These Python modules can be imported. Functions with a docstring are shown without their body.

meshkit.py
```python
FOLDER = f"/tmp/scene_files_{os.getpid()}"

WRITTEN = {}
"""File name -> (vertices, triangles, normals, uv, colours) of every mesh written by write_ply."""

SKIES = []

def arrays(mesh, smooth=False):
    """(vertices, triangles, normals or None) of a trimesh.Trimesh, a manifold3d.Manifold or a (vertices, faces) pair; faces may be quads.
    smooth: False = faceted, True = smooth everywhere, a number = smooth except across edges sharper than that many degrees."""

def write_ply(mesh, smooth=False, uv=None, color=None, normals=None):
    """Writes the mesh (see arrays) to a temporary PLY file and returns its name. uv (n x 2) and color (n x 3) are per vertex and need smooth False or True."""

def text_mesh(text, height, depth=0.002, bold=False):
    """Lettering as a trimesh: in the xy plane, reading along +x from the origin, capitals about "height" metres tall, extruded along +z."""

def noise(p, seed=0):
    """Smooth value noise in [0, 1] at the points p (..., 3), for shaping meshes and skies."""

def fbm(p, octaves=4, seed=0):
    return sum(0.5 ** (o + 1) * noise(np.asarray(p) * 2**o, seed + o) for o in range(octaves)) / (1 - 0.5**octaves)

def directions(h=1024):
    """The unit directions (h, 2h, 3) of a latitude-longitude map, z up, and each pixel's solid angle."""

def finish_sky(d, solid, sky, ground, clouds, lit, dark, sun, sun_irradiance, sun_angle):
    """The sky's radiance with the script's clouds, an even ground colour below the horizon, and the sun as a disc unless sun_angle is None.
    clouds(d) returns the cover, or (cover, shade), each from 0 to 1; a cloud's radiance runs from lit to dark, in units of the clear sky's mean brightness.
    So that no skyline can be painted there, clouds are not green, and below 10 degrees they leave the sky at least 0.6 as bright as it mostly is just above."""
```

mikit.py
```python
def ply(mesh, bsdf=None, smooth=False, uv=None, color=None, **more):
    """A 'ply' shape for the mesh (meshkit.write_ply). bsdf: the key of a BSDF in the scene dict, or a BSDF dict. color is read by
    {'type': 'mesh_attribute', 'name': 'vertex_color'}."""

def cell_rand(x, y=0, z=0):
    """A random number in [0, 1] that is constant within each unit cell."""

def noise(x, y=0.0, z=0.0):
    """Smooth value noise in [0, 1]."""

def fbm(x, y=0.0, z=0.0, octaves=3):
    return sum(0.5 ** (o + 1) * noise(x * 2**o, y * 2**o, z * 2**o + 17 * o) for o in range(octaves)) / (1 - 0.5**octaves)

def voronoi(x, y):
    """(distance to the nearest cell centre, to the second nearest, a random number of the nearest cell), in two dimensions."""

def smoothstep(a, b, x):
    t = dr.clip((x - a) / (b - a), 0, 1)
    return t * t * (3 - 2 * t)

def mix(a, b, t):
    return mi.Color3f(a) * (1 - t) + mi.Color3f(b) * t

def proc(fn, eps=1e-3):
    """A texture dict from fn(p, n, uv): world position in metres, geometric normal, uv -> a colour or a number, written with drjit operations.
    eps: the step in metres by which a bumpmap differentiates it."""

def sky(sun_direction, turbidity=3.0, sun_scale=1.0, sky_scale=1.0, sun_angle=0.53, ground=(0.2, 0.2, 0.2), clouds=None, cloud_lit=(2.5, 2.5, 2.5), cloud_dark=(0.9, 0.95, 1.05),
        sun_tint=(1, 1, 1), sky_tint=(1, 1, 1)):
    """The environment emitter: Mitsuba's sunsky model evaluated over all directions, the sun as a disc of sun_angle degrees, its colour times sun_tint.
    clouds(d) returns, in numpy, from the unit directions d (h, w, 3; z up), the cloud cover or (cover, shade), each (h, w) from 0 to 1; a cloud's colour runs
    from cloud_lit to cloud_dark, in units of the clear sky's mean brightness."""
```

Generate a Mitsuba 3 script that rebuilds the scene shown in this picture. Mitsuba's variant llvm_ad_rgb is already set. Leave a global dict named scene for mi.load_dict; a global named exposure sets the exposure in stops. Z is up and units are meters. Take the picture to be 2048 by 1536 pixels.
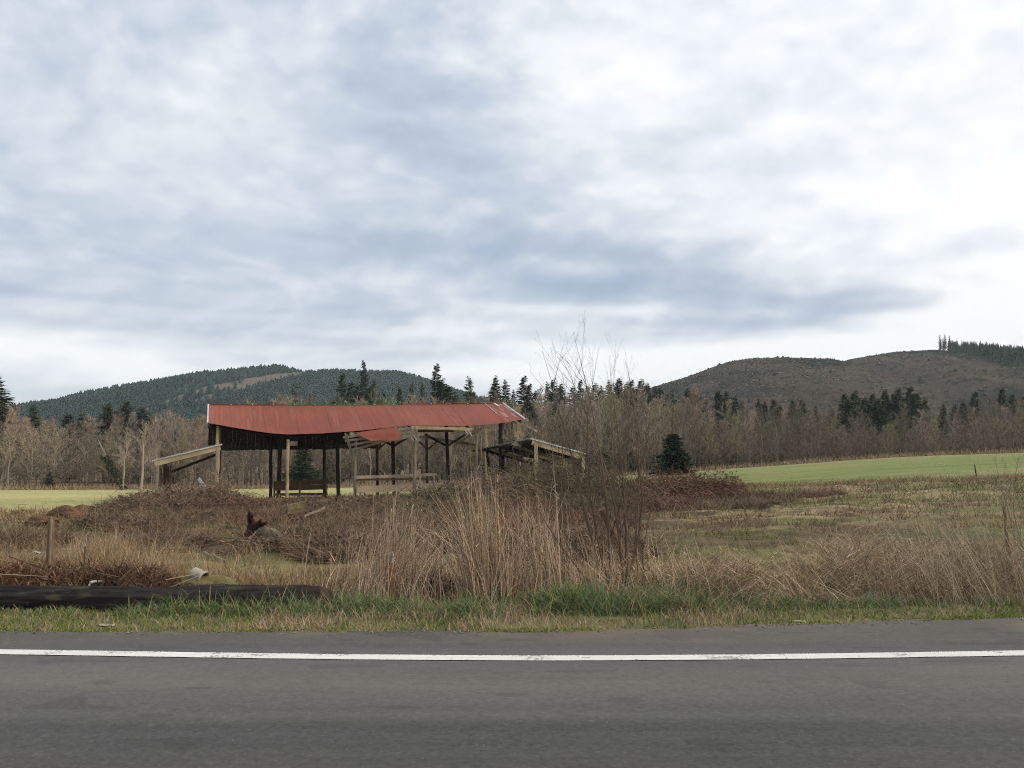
import math
import numpy as np, trimesh, drjit as dr, mitsuba as mi, mikit, meshkit
from mikit import noise, fbm, smoothstep, mix, proc, voronoi
from scipy.interpolate import RegularGridInterpolator

T = mi.ScalarTransform4f
scene, labels = {}, {}
PI = math.pi

# ------------------------------------------------------------------ camera
EYE = np.array([0.0, 0.0, 1.5])
PITCH = math.atan(137 / 1704.0)
FWD = np.array([0, math.cos(PITCH), math.sin(PITCH)])
scene['haze_air'] = {'type': 'homogeneous', 'albedo': {'type': 'rgb', 'value': [0.78, 0.93, 1.0]}, 'sigma_t': 0.00014}
scene['camera'] = {'type': 'perspective', 'fov': 2 * math.degrees(math.atan(1024 / 1704.0)), 'fov_axis': 'x',
                   'near_clip': 0.1, 'far_clip': 20000.0, 'medium': {'type': 'ref', 'id': 'haze_air'},
                   'to_world': T().look_at(origin=EYE.tolist(), target=(EYE + FWD * 10).tolist(), up=[0, 0, 1])}


def at(px, py, Y):
    """The point at ground distance Y that the survey of the photograph (2048 x 1536) puts at px, py."""
    a, b = (px - 1024) / 1704.0, (768 - py) / 1704.0
    d = np.array([a, math.cos(PITCH) - b * math.sin(PITCH), math.sin(PITCH) + b * math.cos(PITCH)])
    return EYE + d * (Y / d[1])


# ------------------------------------------------------------------ sky and exposure
exposure = 2.35


def clouds(d):
    az = np.degrees(np.arctan2(d[..., 0], d[..., 1]))
    el = np.degrees(np.arcsin(np.clip(d[..., 2], -1, 1)))
    k = 1 / np.maximum(d[..., 2] + 0.10, 0.02)
    pl = np.stack([d[..., 0] * k, d[..., 1] * k, 0 * k], -1)                 # the cloud layer seen from below
    wob = meshkit.fbm(pl * 0.9 + 7, 4, 3)
    pl2 = pl + np.stack([wob * 0.9, wob * 0.7, 0 * wob], -1)
    big = meshkit.fbm(pl2 * [0.75, 1.0, 1] + [3.3, 1.7, 0], 5, 11)
    fine = meshkit.fbm(pl2 * [2.6, 4.2, 1] + [1.3, 0.7, 0], 5, 23)
    streak = meshkit.fbm(np.stack([az * 0.055 + 4 * wob, el * 0.62 + az * 0.012, 0 * el], -1), 4, 31)
    puffs = meshkit.fbm(np.stack([az * 0.22 + wob * 3, el * 0.5 + wob * 2, 0 * el], -1), 5, 57)
    wisp = meshkit.fbm(np.stack([az * 0.55 + wob * 5, el * 0.95 + wob * 4, 0 * el], -1), 5, 91)

    def g(a0, e0, sa, se, rot=0.0):
        c, s = math.cos(math.radians(rot)), math.sin(math.radians(rot))
        x, y = (az - a0) * c + (el - e0) * s, -(az - a0) * s + (el - e0) * c
        return np.exp(-(x / sa) ** 2 - (y / se) ** 2)
    edge = (fine - 0.5) * 1.1 + (puffs - 0.5) * 0.6 + (wisp - 0.5) * 1.0
    # a thick overcast that thins towards the sun in the right, with darker folds
    sh = 0.325 - 0.0052 * np.clip(az, -36, 60)
    sh = sh + (big - 0.5) * 0.26 + edge * 0.36
    low = np.exp(-((el - 8) / 5.5) ** 2)
    sh = sh + low * (streak - 0.5) * 0.62
    m = 0.35 + 1.3 * (0.6 * puffs + 0.4 * wisp)
    sh += 0.30 * g(-6.5, 25, 6.0, 7.0, 35) * m
    sh += 0.18 * g(-2, 18.5, 11, 3.2, -30) * m
    sh += 0.36 * g(4.0, 12.4, 13.0, 2.4, -3) * m + 0.10 * g(-4, 15.5, 12, 4, -8)
    sh += 0.34 * g(13, 10.6, 10, 1.3, -6) * m + 0.26 * g(20, 9.0, 10, 0.9, 3)
    sh += 0.18 * g(-27, 12.8, 12, 2.2, -3) * m + 0.15 * g(-6, 13.5, 9, 1.8, 5) * m
    sh += 0.10 * g(-12, 8.6, 14, 1.6) + 0.12 * g(-22, 6.8, 12, 1.2)
    sh += 0.08 * g(-14, 5.8, 10, 1.0) + 0.24 * g(18, 8.2, 8, 0.6, 6)
    sh -= 0.42 * g(-26, 5.6, 8, 1.3, -5) + 0.48 * g(9, 6.0, 14, 1.1, 2) + 0.35 * g(28, 7.6, 7, 1.8, 5)
    sh += 0.10 * g(-16, 7.6, 12, 0.9, -3)
    sh -= 0.06 * g(20, 21, 14, 7) + 0.14 * g(6, 26, 6, 6)
    sh -= 0.16 * g(31, 14, 6, 5)
    sh -= 0.22 * g(9, 9.3, 12, 0.45, -3) + 0.16 * g(-6, 8.2, 9, 0.5, 2)
    sh = np.where(sh > 0.55, 0.55 + 0.40 * (1 - np.exp(-(np.maximum(sh, 0.55) - 0.55) / 0.40)), sh)   # the thickest folds still let some light through
    return np.ones_like(el), np.clip(sh, 0, 1)


scene['sky'] = mikit.sky([0.90, -0.12, 0.55], turbidity=3.0, sun_scale=0.30, sun_angle=28, ground=(0.12, 0.11, 0.08), clouds=clouds,
                         cloud_lit=(2.72, 2.76, 2.80), cloud_dark=(0.76, 1.04, 1.46), sun_tint=(1.0, 0.97, 0.92))

# ------------------------------------------------------------------ helpers


def numbered(key):
    if key not in scene and key not in labels:
        return key
    n = 1
    while f'{key}_{n:03d}' in scene or f'{key}_{n:03d}' in labels:
        n += 1
    return f'{key}_{n:03d}'


def thing(name, label, cat, group=None, kind=None):
    key = numbered(name)
    labels[key] = {'label': label, 'category': cat}
    if group:
        labels[key]['group'] = group
    if kind:
        labels[key]['kind'] = kind
    return key


def obj(name, mesh, bsdf, parent=None, smooth=False, color=None, label=None, kind=None):
    key = numbered(f'{parent}__{name}' if parent else name)
    scene[key] = mikit.ply(mesh, bsdf, smooth=smooth, color=color)
    if label or kind:
        labels[key] = {k: v for k, v in (('label', label), ('kind', kind)) if v}
    return key


def whole(name, mesh, bsdf, label, cat, group=None, kind=None, smooth=False, color=None):
    key = obj(name, mesh, bsdf, None, smooth, color)
    labels[key] = {'label': label, 'category': cat}
    if group:
        labels[key]['group'] = group
    if kind:
        labels[key]['kind'] = kind
    return key


def struct(name, mesh, bsdf, label, smooth=False, color=None):
    key = obj(name, mesh, bsdf, None, smooth, color)
    labels[key] = {'kind': 'structure', 'label': label}
    return key


class MB:
    """Gathers vertices, triangles and vertex colours of one mesh."""
    def __init__(self):
        self.v, self.f, self.c, self.n = [], [], [], 0

    def add(self, v, f, c=None):
        v = np.asarray(v, float).reshape(-1, 3)
        self.v.append(v)
        self.f.append(np.asarray(f, int).reshape(-1, 3) + self.n)
        if c is not None:
            self.c.append(np.broadcast_to(np.asarray(c, float), (len(v), 3)))
        self.n += len(v)
        return self

    def mesh(self):
        return np.vstack(self.v), np.vstack(self.f)

    def color(self):
        return np.clip(np.vstack(self.c), 0, 1) if self.c else None


def ribbons(base, az, lean, bend, length, width, col, segs=3, tip=None, rng=None, droop=0.0):
    """Grass blades: (n) bases; az heading, lean from upright at the foot, bend added to the tip. Returns v, f, c."""
    n = len(base)
    t = np.linspace(0, 1, segs + 1)
    p = [base]
    for i in range(segs):
        a = lean + bend * (t[i] + 0.5 / segs)
        step = (length / segs)[:, None] * np.stack([np.sin(a) * np.cos(az), np.sin(a) * np.sin(az), np.cos(a)], 1)
        p.append(p[-1] + step)
    face = rng.uniform(0, 2 * PI, n)
    side = np.stack([np.cos(face), np.sin(face), np.zeros(n)], 1) * (width / 2)[:, None]
    v, w = [], 1 - 0.75 * t ** 1.5
    for i in range(segs):
        v += [p[i] - side * w[i], p[i] + side * w[i]]
    v.append(p[segs])
    v = np.stack(v, 1)
    m = 2 * segs + 1
    f = []
    for i in range(segs - 1):
        f += [[2 * i, 2 * i + 1, 2 * i + 3], [2 * i, 2 * i + 3, 2 * i + 2]]
    f.append([2 * segs - 2, 2 * segs - 1, 2 * segs])
    f = (np.array(f)[None] + (np.arange(n) * m)[:, None, None]).reshape(-1, 3)
    c = np.repeat(col[:, None], m, 1).reshape(-1, 3)
    return v.reshape(-1, 3), f, c


def tubes(P, R, col=None, sides=3):
    """Polylines P (n, k, 3) with radii R (n, k) as tubes."""
    n, k = P.shape[:2]
    t = np.gradient(P, axis=1)
    t /= np.linalg.norm(t, axis=2, keepdims=True) + 1e-12
    a = np.cross(t, np.where(np.abs(t[..., 2:]) < 0.8, [0, 0, 1.0], [1.0, 0, 0]))
    a /= np.linalg.norm(a, axis=2, keepdims=True) + 1e-12
    b = np.cross(t, a)
    ang = np.arange(sides) * 2 * PI / sides
    v = P[:, :, None] + R[:, :, None, None] * (np.cos(ang)[:, None] * a[:, :, None] + np.sin(ang)[:, None] * b[:, :, None])
    i, j = np.meshgrid(np.arange(k - 1), np.arange(sides), indexing='ij')
    q = np.stack([i * sides + j, i * sides + (j + 1) % sides, (i + 1) * sides + (j + 1) % sides, (i + 1) * sides + j], -1).reshape(-1, 4)
    f = np.vstack([q[:, [0, 1, 2]], q[:, [0, 2, 3]]])
    f = (f[None] + (np.arange(n) * k * sides)[:, None, None]).reshape(-1, 3)
    c = None if col is None else np.repeat(col[:, None], k * sides, 1).reshape(-1, 3)
    return v.reshape(-1, 3), f, c


def beam(p0, p1, w, h, up=(0, 0, 1), rng=None, rough=0.0):
    """A sawn timber from p0 to p1, w wide and h high, with chamfered long edges and a little warp."""
    p0, p1 = np.asarray(p0, float), np.asarray(p1, float)
    d = p1 - p0
    L = np.linalg.norm(d)
    d /= L
    up = np.asarray(up, float)
    if abs(d @ up) > 0.95:
        up = np.array([1.0, 0, 0])
    s = np.cross(d, up); s /= np.linalg.norm(s)
    u = np.cross(s, d)
    c = min(w, h) * 0.14
    prof = np.array([[-w / 2 + c, -h / 2], [w / 2 - c, -h / 2], [w / 2, -h / 2 + c], [w / 2, h / 2 - c], [w / 2 - c, h / 2], [-w / 2 + c, h / 2], [-w / 2, h / 2 - c], [-w / 2, -h / 2 + c]])
    k = 4
    v = []
    for i in range(k + 1):
        t = i / k
        o = p0 + d * L * t
        if rng is not None:
            o = o + (s * rng.normal() + u * rng.normal()) * rough * (1 if 0 < i < k else 0.3)
        v.append(o + prof[:, :1] * s + prof[:, 1:] * u)
    v = np.vstack(v)
    f = []
    for i in range(k):
        for j in range(8):
            a, b = i * 8 + j, i * 8 + (j + 1) % 8
            f += [[a, b, b + 8], [a, b + 8, a + 8]]
    for j in range(1, 7):
        f += [[0, j + 1, j], [k * 8, k * 8 + j, k * 8 + j + 1]]
    return v, np.array(f)


def pole(p0, p1, r0, r1, rng, sides=8, k=6, wob=0.0, lump=0.06):
    """A round post or log with knots and end caps."""
    p0, p1 = np.asarray(p0, float), np.asarray(p1, float)
    t = np.linspace(0, 1, k + 1)
    c = p0 + (p1 - p0) * t[:, None]
    c[1:-1] += rng.normal(0, wob, (k - 1, 3))
    r = r0 + (r1 - r0) * t
    v, f, _ = tubes(c[None], r[None], sides=sides)
    v = v.reshape(k + 1, sides, 3)
    v = c[:, None] + (v - c[:, None]) * (1 + rng.normal(0, lump, (k + 1, sides, 1)))
    v = np.vstack([v.reshape(-1, 3), c[:1], c[-1:]])
    m = (k + 1) * sides
    j = np.arange(sides)
    f = np.vstack([f, np.stack([j * 0 + m, (j + 1) % sides, j], 1), np.stack([j * 0 + m + 1, k * sides + j, k * sides + (j + 1) % sides], 1)])
    return v, f


def sheet(P, thick):
    """A grid of points P (a, b, 3) as a sheet of the given thickness."""
    a, b = P.shape[:2]
    n = np.cross(np.gradient(P, axis=0), np.gradient(P, axis=1))
    n /= np.linalg.norm(n, axis=2, keepdims=True) + 1e-12
    v = np.vstack([P.reshape(-1, 3), (P - n * thick).reshape(-1, 3)])
    i, j = np.meshgrid(np.arange(a - 1), np.arange(b - 1), indexing='ij')
    q = np.stack([i * b + j, (i + 1) * b + j, (i + 1) * b + j + 1, i * b + j + 1], -1).reshape(-1, 4)
    f = [q[:, [0, 1, 2]], q[:, [0, 2, 3]], q[:, [0, 2, 1]] + a * b, q[:, [0, 3, 2]] + a * b]
    ring = np.concatenate([np.arange(b), np.arange(1, a) * b + b - 1, (a - 1) * b + np.arange(b - 2, -1, -1), np.arange(a - 2, 0, -1) * b])
    nx = np.roll(ring, -1)
    f += [np.stack([ring, nx, nx + a * b], 1), np.stack([ring, nx + a * b, ring + a * b], 1)]
    return v, np.vstack(f)


def sgrid(nx, ny):
    i, j = np.meshgrid(np.arange(ny - 1), np.arange(nx - 1), indexing='ij')
    a = i * nx + j
    return np.stack([a, a + 1, a + nx + 1, a + nx], -1).reshape(-1, 4)


# ------------------------------------------------------------------ materials
def principled(color, rough=0.85, spec=0.25, **k):
    c = color if isinstance(color, dict) else {'type': 'rgb', 'value': list(color)}
    return {'type': 'twosided', 'bsdf': {'type': 'principled', 'base_color': c, 'roughness': rough, 'specular': spec, **k}}


scene['vcol'] = {'type': 'twosided', 'bsdf': {'type': 'diffuse', 'reflectance': {'type': 'mesh_attribute', 'name': 'vertex_color'}}}


def asphalt(p, n, uv):
    g = noise(p.x * 70, p.y * 80) * 0.5 + noise(p.x * 33, p.y * 39) * 0.5
    stones = smoothstep(0.86, 0.97, noise(p.x * 55, p.y * 55, 3.0))
    patches = fbm(p.x * 0.40, p.y * 1.3, 2.0, 5)
    long = fbm(p.x * 0.10 + 9, p.y * 5.0, 0.0, 5)
    wheel = dr.exp(-dr.square((p.y - 5.7 - 0.006 * p.x * p.x) / 0.45)) + 0.5 * dr.exp(-dr.square((p.y - 3.6) / 0.45))
    shoulder = smoothstep(6.6, 7.0, p.y)
    near = 1 - smoothstep(4.5, 5.3, p.y)
    v = 0.079 + 0.034 * (g - 0.5) + 0.044 * (patches - 0.5) + 0.030 * (long - 0.5) + 0.024 * wheel + 0.028 * stones
    v = v - 0.008 * shoulder - 0.024 * near + 0.004
    edge = smoothstep(0.025, 0.0, dr.abs(p.y - 6.22)) + smoothstep(0.02, 0.0, dr.abs(p.y - 6.49))
    v = v - 0.010 * edge * smoothstep(0.4, 0.6, noise(p.x * 2.3, 4.0))
    crackx = dr.abs(p.x + 0.5 * (fbm(p.y * 1.6, p.x * 0.3, 3.0, 4) - 0.5) - 3.1 * dr.round(p.x / 3.1) + 1.1 * (noise(dr.round(p.x / 3.1) * 7.7, 3.0) - 0.5))
    crack = smoothstep(0.012, 0.003, crackx) * smoothstep(0.52, 0.60, noise(p.x * 0.5 + 3, p.y * 0.9))
    seam = smoothstep(0.010, 0.003, dr.abs(p.y - 4.72 - 0.10 * (fbm(p.x * 0.8, 1.0, 0.0, 4) - 0.5))) * smoothstep(0.45, 0.6, noise(p.x * 0.7, 9.0))
    tint = mix((0.99, 1.0, 1.0), (1.08, 1.0, 0.90), dr.clip(wheel * 0.8 + shoulder * 0.7 + patches - 0.35, 0, 1))
    blot = smoothstep(0.80, 0.88, noise(p.x * 3.0, p.y * 7.0, 7.0)) * 0.6
    m = mix(tint * v, (0.028, 0.026, 0.025), dr.clip(crack * 0.12 + seam * 0.10 + blot * 0.45, 0, 1))
    dirt = smoothstep(0.45, 0.75, fbm(p.x * 1.3, p.y * 2.5, 5.0, 4)) * smoothstep(7.0, 7.55, p.y + 0.35 * noise(p.x * 2, 0.0))
    return mix(m, (0.135, 0.108, 0.078), dirt * 0.75)


scene['asphalt'] = {'type': 'bumpmap', 'arbitrary': {**proc(lambda p, n, uv: noise(p.x * 110, p.y * 110) + 0.6 * noise(p.x * 53, p.y * 53), 2e-3)}, 'scale': 0.0010,
                    'bsdf': principled(proc(asphalt), 0.78, 0.35)}


def line_paint(p, n, uv):
    worn = smoothstep(0.66, 0.84, fbm(p.x * 5.5, p.y * 11, 1.0, 5) * 0.75 + noise(p.x * 70, p.y * 70) * 0.35)
    dirty = fbm(p.x * 0.8, p.y * 3, 0.0, 3)
    paint = mix((0.64, 0.65, 0.63), (0.52, 0.52, 0.49), dirty)
    return mix(paint, (0.13, 0.125, 0.12), worn * 0.75)


scene['white_paint'] = principled(proc(line_paint), 0.7, 0.3)
scene['yellow_paint'] = principled((0.62, 0.42, 0.06), 0.7, 0.3)


def field_edge(u):
    """How far out the near edge of the mown field runs, by direction u = x / y."""
    return np.interp(u, [-3, -0.62, -0.45, -0.37, -0.30, -0.22, 0.0, 0.22, 0.30, 0.60, 3], [38, 37.5, 39, 45, 55, 66, 68, 66, 61, 59, 59])


def ground_color(p, n, uv):
    a = fbm(p.x * 0.10, p.y * 0.10, 0.0, 4)
    b = fbm(p.x * 0.55, p.y * 0.8, 3.0, 4)
    c = noise(p.x * 5.0, p.y * 5.0, 1.0)
    d = noise(p.x * 1.6, p.y * 2.6, 8.0)
    straw, olive, soil, green = (0.225, 0.175, 0.105), (0.145, 0.132, 0.060), (0.070, 0.050, 0.036), (0.098, 0.118, 0.045)
    m = mix(straw, olive, smoothstep(0.30, 0.62, a * 0.4 + b * 0.6))
    m = mix(m, soil, smoothstep(0.60, 0.82, d * 0.5 + b * 0.5) * 0.8)
    m = mix(m, green, smoothstep(0.50, 0.68, fbm(p.x * 0.25 + 30, p.y * 0.35, 0.0, 3)) * 0.8 * smoothstep(12.0, 18.0, p.y))
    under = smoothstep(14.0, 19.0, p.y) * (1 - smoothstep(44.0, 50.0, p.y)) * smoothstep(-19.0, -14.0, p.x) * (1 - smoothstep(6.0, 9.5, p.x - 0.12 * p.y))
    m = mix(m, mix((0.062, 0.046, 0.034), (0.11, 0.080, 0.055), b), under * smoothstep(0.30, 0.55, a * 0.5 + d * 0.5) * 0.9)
    verge = 1 - smoothstep(8.2, 9.4, p.y)
    m = mix(m, mix((0.12, 0.115, 0.05), (0.15, 0.12, 0.075), b), verge)
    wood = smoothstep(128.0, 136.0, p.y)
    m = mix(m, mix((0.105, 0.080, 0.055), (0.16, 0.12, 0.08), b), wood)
    return m * (0.78 + 0.44 * c)


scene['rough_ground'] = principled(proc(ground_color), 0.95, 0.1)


def field_color(p, n, uv):
    a = fbm(p.x * 0.05, p.y * 0.12, 4.0, 4)
    b = fbm(p.x * 0.45, p.y * 0.9, 3.0, 4)
    c = noise(p.x * 4.0, p.y * 4.0, 1.0)
    rows = fbm(p.x * 0.02 + p.y * 0.01, p.y * 0.75 - p.x * 0.12, 6.0, 3)
    left = 1 - smoothstep(-5.0, 12.0, p.x)
    g = mix((0.098, 0.140, 0.044), (0.165, 0.180, 0.070), smoothstep(0.3, 0.7, a * 0.45 + rows * 0.55))
    g = mix(g, (0.19, 0.195, 0.085), smoothstep(95.0, 128.0, p.y) * 0.6)
    y = mix((0.225, 0.235, 0.100), (0.285, 0.265, 0.135), smoothstep(0.35, 0.65, a * 0.6 + rows * 0.4))
    m = mix(g, y, left * 0.9)
    m = mix(m, (0.23, 0.17, 0.10), smoothstep(0.52, 0.75, b) * 0.55)
    return m * (0.86 + 0.28 * c)


scene['field_grass'] = principled(proc(field_color), 0.95, 0.1)


def wood_fn(pale_tone, dark, moss=None, amount=0.0):  # random grain and blotches mix a paler and a darker tone
    def fn(p, n, uv):
        g = fbm(p.x * 26, p.y * 26, p.z * 26 * 0.35, 3)
        k = fbm(p.x * 1.7, p.y * 1.7, p.z * 1.2 + 4, 3)
        m = mix(pale_tone, dark, smoothstep(0.25, 0.75, g * 0.45 + k * 0.55))
        if moss:
            m = mix(m, moss, smoothstep(0.62 - amount, 0.8 - amount, fbm(p.x * 2.3 + 9, p.y * 2.3, p.z * 1.5, 3)))
        return m
    return fn


scene['wood_yellow'] = principled(proc(wood_fn((0.44, 0.365, 0.235), (0.28, 0.225, 0.14), (0.24, 0.22, 0.09), 0.06)), 0.9, 0.15)
scene['wood_grey'] = principled(proc(wood_fn((0.30, 0.262, 0.205), (0.145, 0.125, 0.098))), 0.9, 0.15)
scene['wood_mossy'] = principled(proc(wood_fn((0.22, 0.19, 0.12), (0.11, 0.09, 0.06), (0.115, 0.115, 0.045), 0.15)), 0.95, 0.1)
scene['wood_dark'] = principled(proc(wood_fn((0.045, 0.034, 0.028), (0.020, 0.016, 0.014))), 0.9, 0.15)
scene['wood_brown'] = principled(proc(wood_fn((0.115, 0.070, 0.046), (0.060, 0.036, 0.025))), 0.9, 0.15)
scene['wood_post'] = principled(proc(wood_fn((0.23, 0.16, 0.105), (0.11, 0.075, 0.05))), 0.95, 0.1)


def creosote_fn(p, n, uv):
    g = fbm(p.x * 2.2, p.y * 30, p.z * 30, 4)
    k = fbm(p.x * 3.1, p.y * 9, p.z * 9 + 4, 4)
    m = mix((0.034, 0.029, 0.028), (0.010, 0.009, 0.009), smoothstep(0.3, 0.7, g))
    m = mix(m, (0.085, 0.060, 0.045), smoothstep(0.60, 0.78, k) * 0.8)
    return mix(m, (0.070, 0.070, 0.030), smoothstep(0.62, 0.8, fbm(p.x * 4 + 9, p.y * 12, p.z * 12, 3)) * 0.7)


scene['creosote'] = {'type': 'bumpmap', 'arbitrary': proc(lambda p, n, uv: fbm(p.x * 3, p.y * 45, p.z * 45, 3), 3e-3), 'scale': 0.012, 'bsdf': principled(proc(creosote_fn), 0.85, 0.2)}
scene['rotten'] = principled(proc(wood_fn((0.080, 0.040, 0.026), (0.018, 0.012, 0.010))), 0.95, 0.1)
scene['peeled_log'] = principled(proc(wood_fn((0.21, 0.175, 0.135), (0.075, 0.06, 0.046))), 0.9, 0.1)


def roof_fn(p, n, uv):
    a = fbm(p.x * 0.5, p.y * 0.5, p.z * 0.9, 4)
    e = p.x * 0.9426 + p.y * 0.3338                                    # along the ridge
    st = fbm(e * 5.0, 2.0, p.z * 0.5, 4)
    r = mix((0.232, 0.060, 0.035), (0.178, 0.049, 0.030), smoothstep(0.3, 0.7, a * 0.5 + st * 0.5))
    r = mix(r, (0.285, 0.098, 0.060), smoothstep(0.60, 0.80, st) * 0.55)
    chip = smoothstep(0.74, 0.80, noise(e * 6.0, 1.0, p.z * 2.2)) * smoothstep(18.5, 19.5, e + 19.6 * 0.9426 - 55 * 0.3338)
    return mix(r, (0.5, 0.42, 0.38), chip * 0.35)


scene['red_metal'] = principled(proc(roof_fn), 0.62, 0.3)
scene['galvanised'] = principled(proc(lambda p, n, uv: mix((0.62, 0.64, 0.66), (0.38, 0.37, 0.36), fbm(p.x * 3, p.y * 3, p.z * 3, 4))), 0.5, 0.5)
scene['shade_sheet'] = principled((0.030, 0.024, 0.021), 0.95, 0.1)  # near-black, stands in for the shade under the roofs
scene['pale_board'] = principled(proc(wood_fn((0.34, 0.29, 0.22), (0.23, 0.19, 0.14))), 0.9, 0.1)
scene['white_plastic'] = principled(proc(lambda p, n, uv: mix((0.42, 0.42, 0.40), (0.24, 0.22, 0.19), smoothstep(0.45, 0.75, fbm(p.x * 9, p.y * 9, p.z * 9, 4)))), 0.45, 0.45)
scene['orange_plastic'] = principled((0.36, 0.150, 0.090), 0.6, 0.3)
scene['bucket_plastic'] = principled(proc(lambda p, n, uv: mix((0.44, 0.41, 0.34), (0.26, 0.23, 0.17), fbm(p.x * 7, p.y * 7, p.z * 7, 4))), 0.6, 0.4)
scene['black_plastic'] = principled((0.02, 0.021, 0.024), 0.4, 0.5)
scene['wire_metal'] = principled((0.16, 0.13, 0.11), 0.5, 0.5)
scene['rust'] = principled(proc(wood_fn((0.22, 0.085, 0.042), (0.10, 0.045, 0.028))), 0.95, 0.1)
scene['soil'] = principled(proc(wood_fn((0.16, 0.095, 0.060), (0.075, 0.048, 0.034), (0.12, 0.10, 0.05), 0.02)), 0.95, 0.05)
scene['bark_pale'] = principled(proc(wood_fn((0.34, 0.31, 0.26), (0.15, 0.125, 0.10))), 0.95, 0.05)
scene['bark_brown'] = principled(proc(wood_fn((0.15, 0.115, 0.09), (0.075, 0.058, 0.045))), 0.95, 0.05)

# ------------------------------------------------------------------ terrain
_u = np.array([-30, -.75, -.6, -.3, 0, .13, .28, .45, .6, .75, 30])
_Y = np.array([9, 14, 20, 30, 45, 60, 90, 130, 180, 300, 700, 6000.0])
_z = np.array([
    [-.07, -.35, -.60, -.95, -1.40, -1.90, -2.9, -4.2, -5.0, -5.5, -6, -6],
    [-.07, -.35, -.60, -.95, -1.40, -1.90, -2.9, -4.2, -5.0, -5.5, -6, -6],
    [-.07, -.35, -.60, -.95, -1.40, -1.90, -2.9, -4.2, -5.0, -5.5, -6, -6],
    [-.07, -.35, -.60, -.95, -1.30, -1.70, -2.7, -4.0, -5.0, -5.5, -6, -6],
    [-.07, -.35, -.50, -.80, -1.05, -1.40, -2.2, -3.5, -4.5, -5.5, -6, -6],
    [-.07, -.35, -.50, -.75, -1.00, -1.15, -1.5, -2.0, -3.0, -5.0, -6, -6],
    [-.07, -.30, -.45, -.65, -.85, -.95, -.90, -.75, -2.2, -5.0, -6, -6],
    [-.05, -.30, -.40, -.50, -.55, -.50, .10, .85, -1.0, -4.5, -6, -6],
    [-.05, -.30, -.35, -.35, -.30, -.25, .60, 1.50, 0.0, -4.0, -6, -6],
    [-.05, -.30, -.35, -.30, -.20, -.10, .80, 1.80, 0.5, -4.0, -6, -6],
    [-.05, -.30, -.35, -.30, -.20, -.10, .80, 1.80, 0.5, -4.0, -6, -6]])
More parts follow.
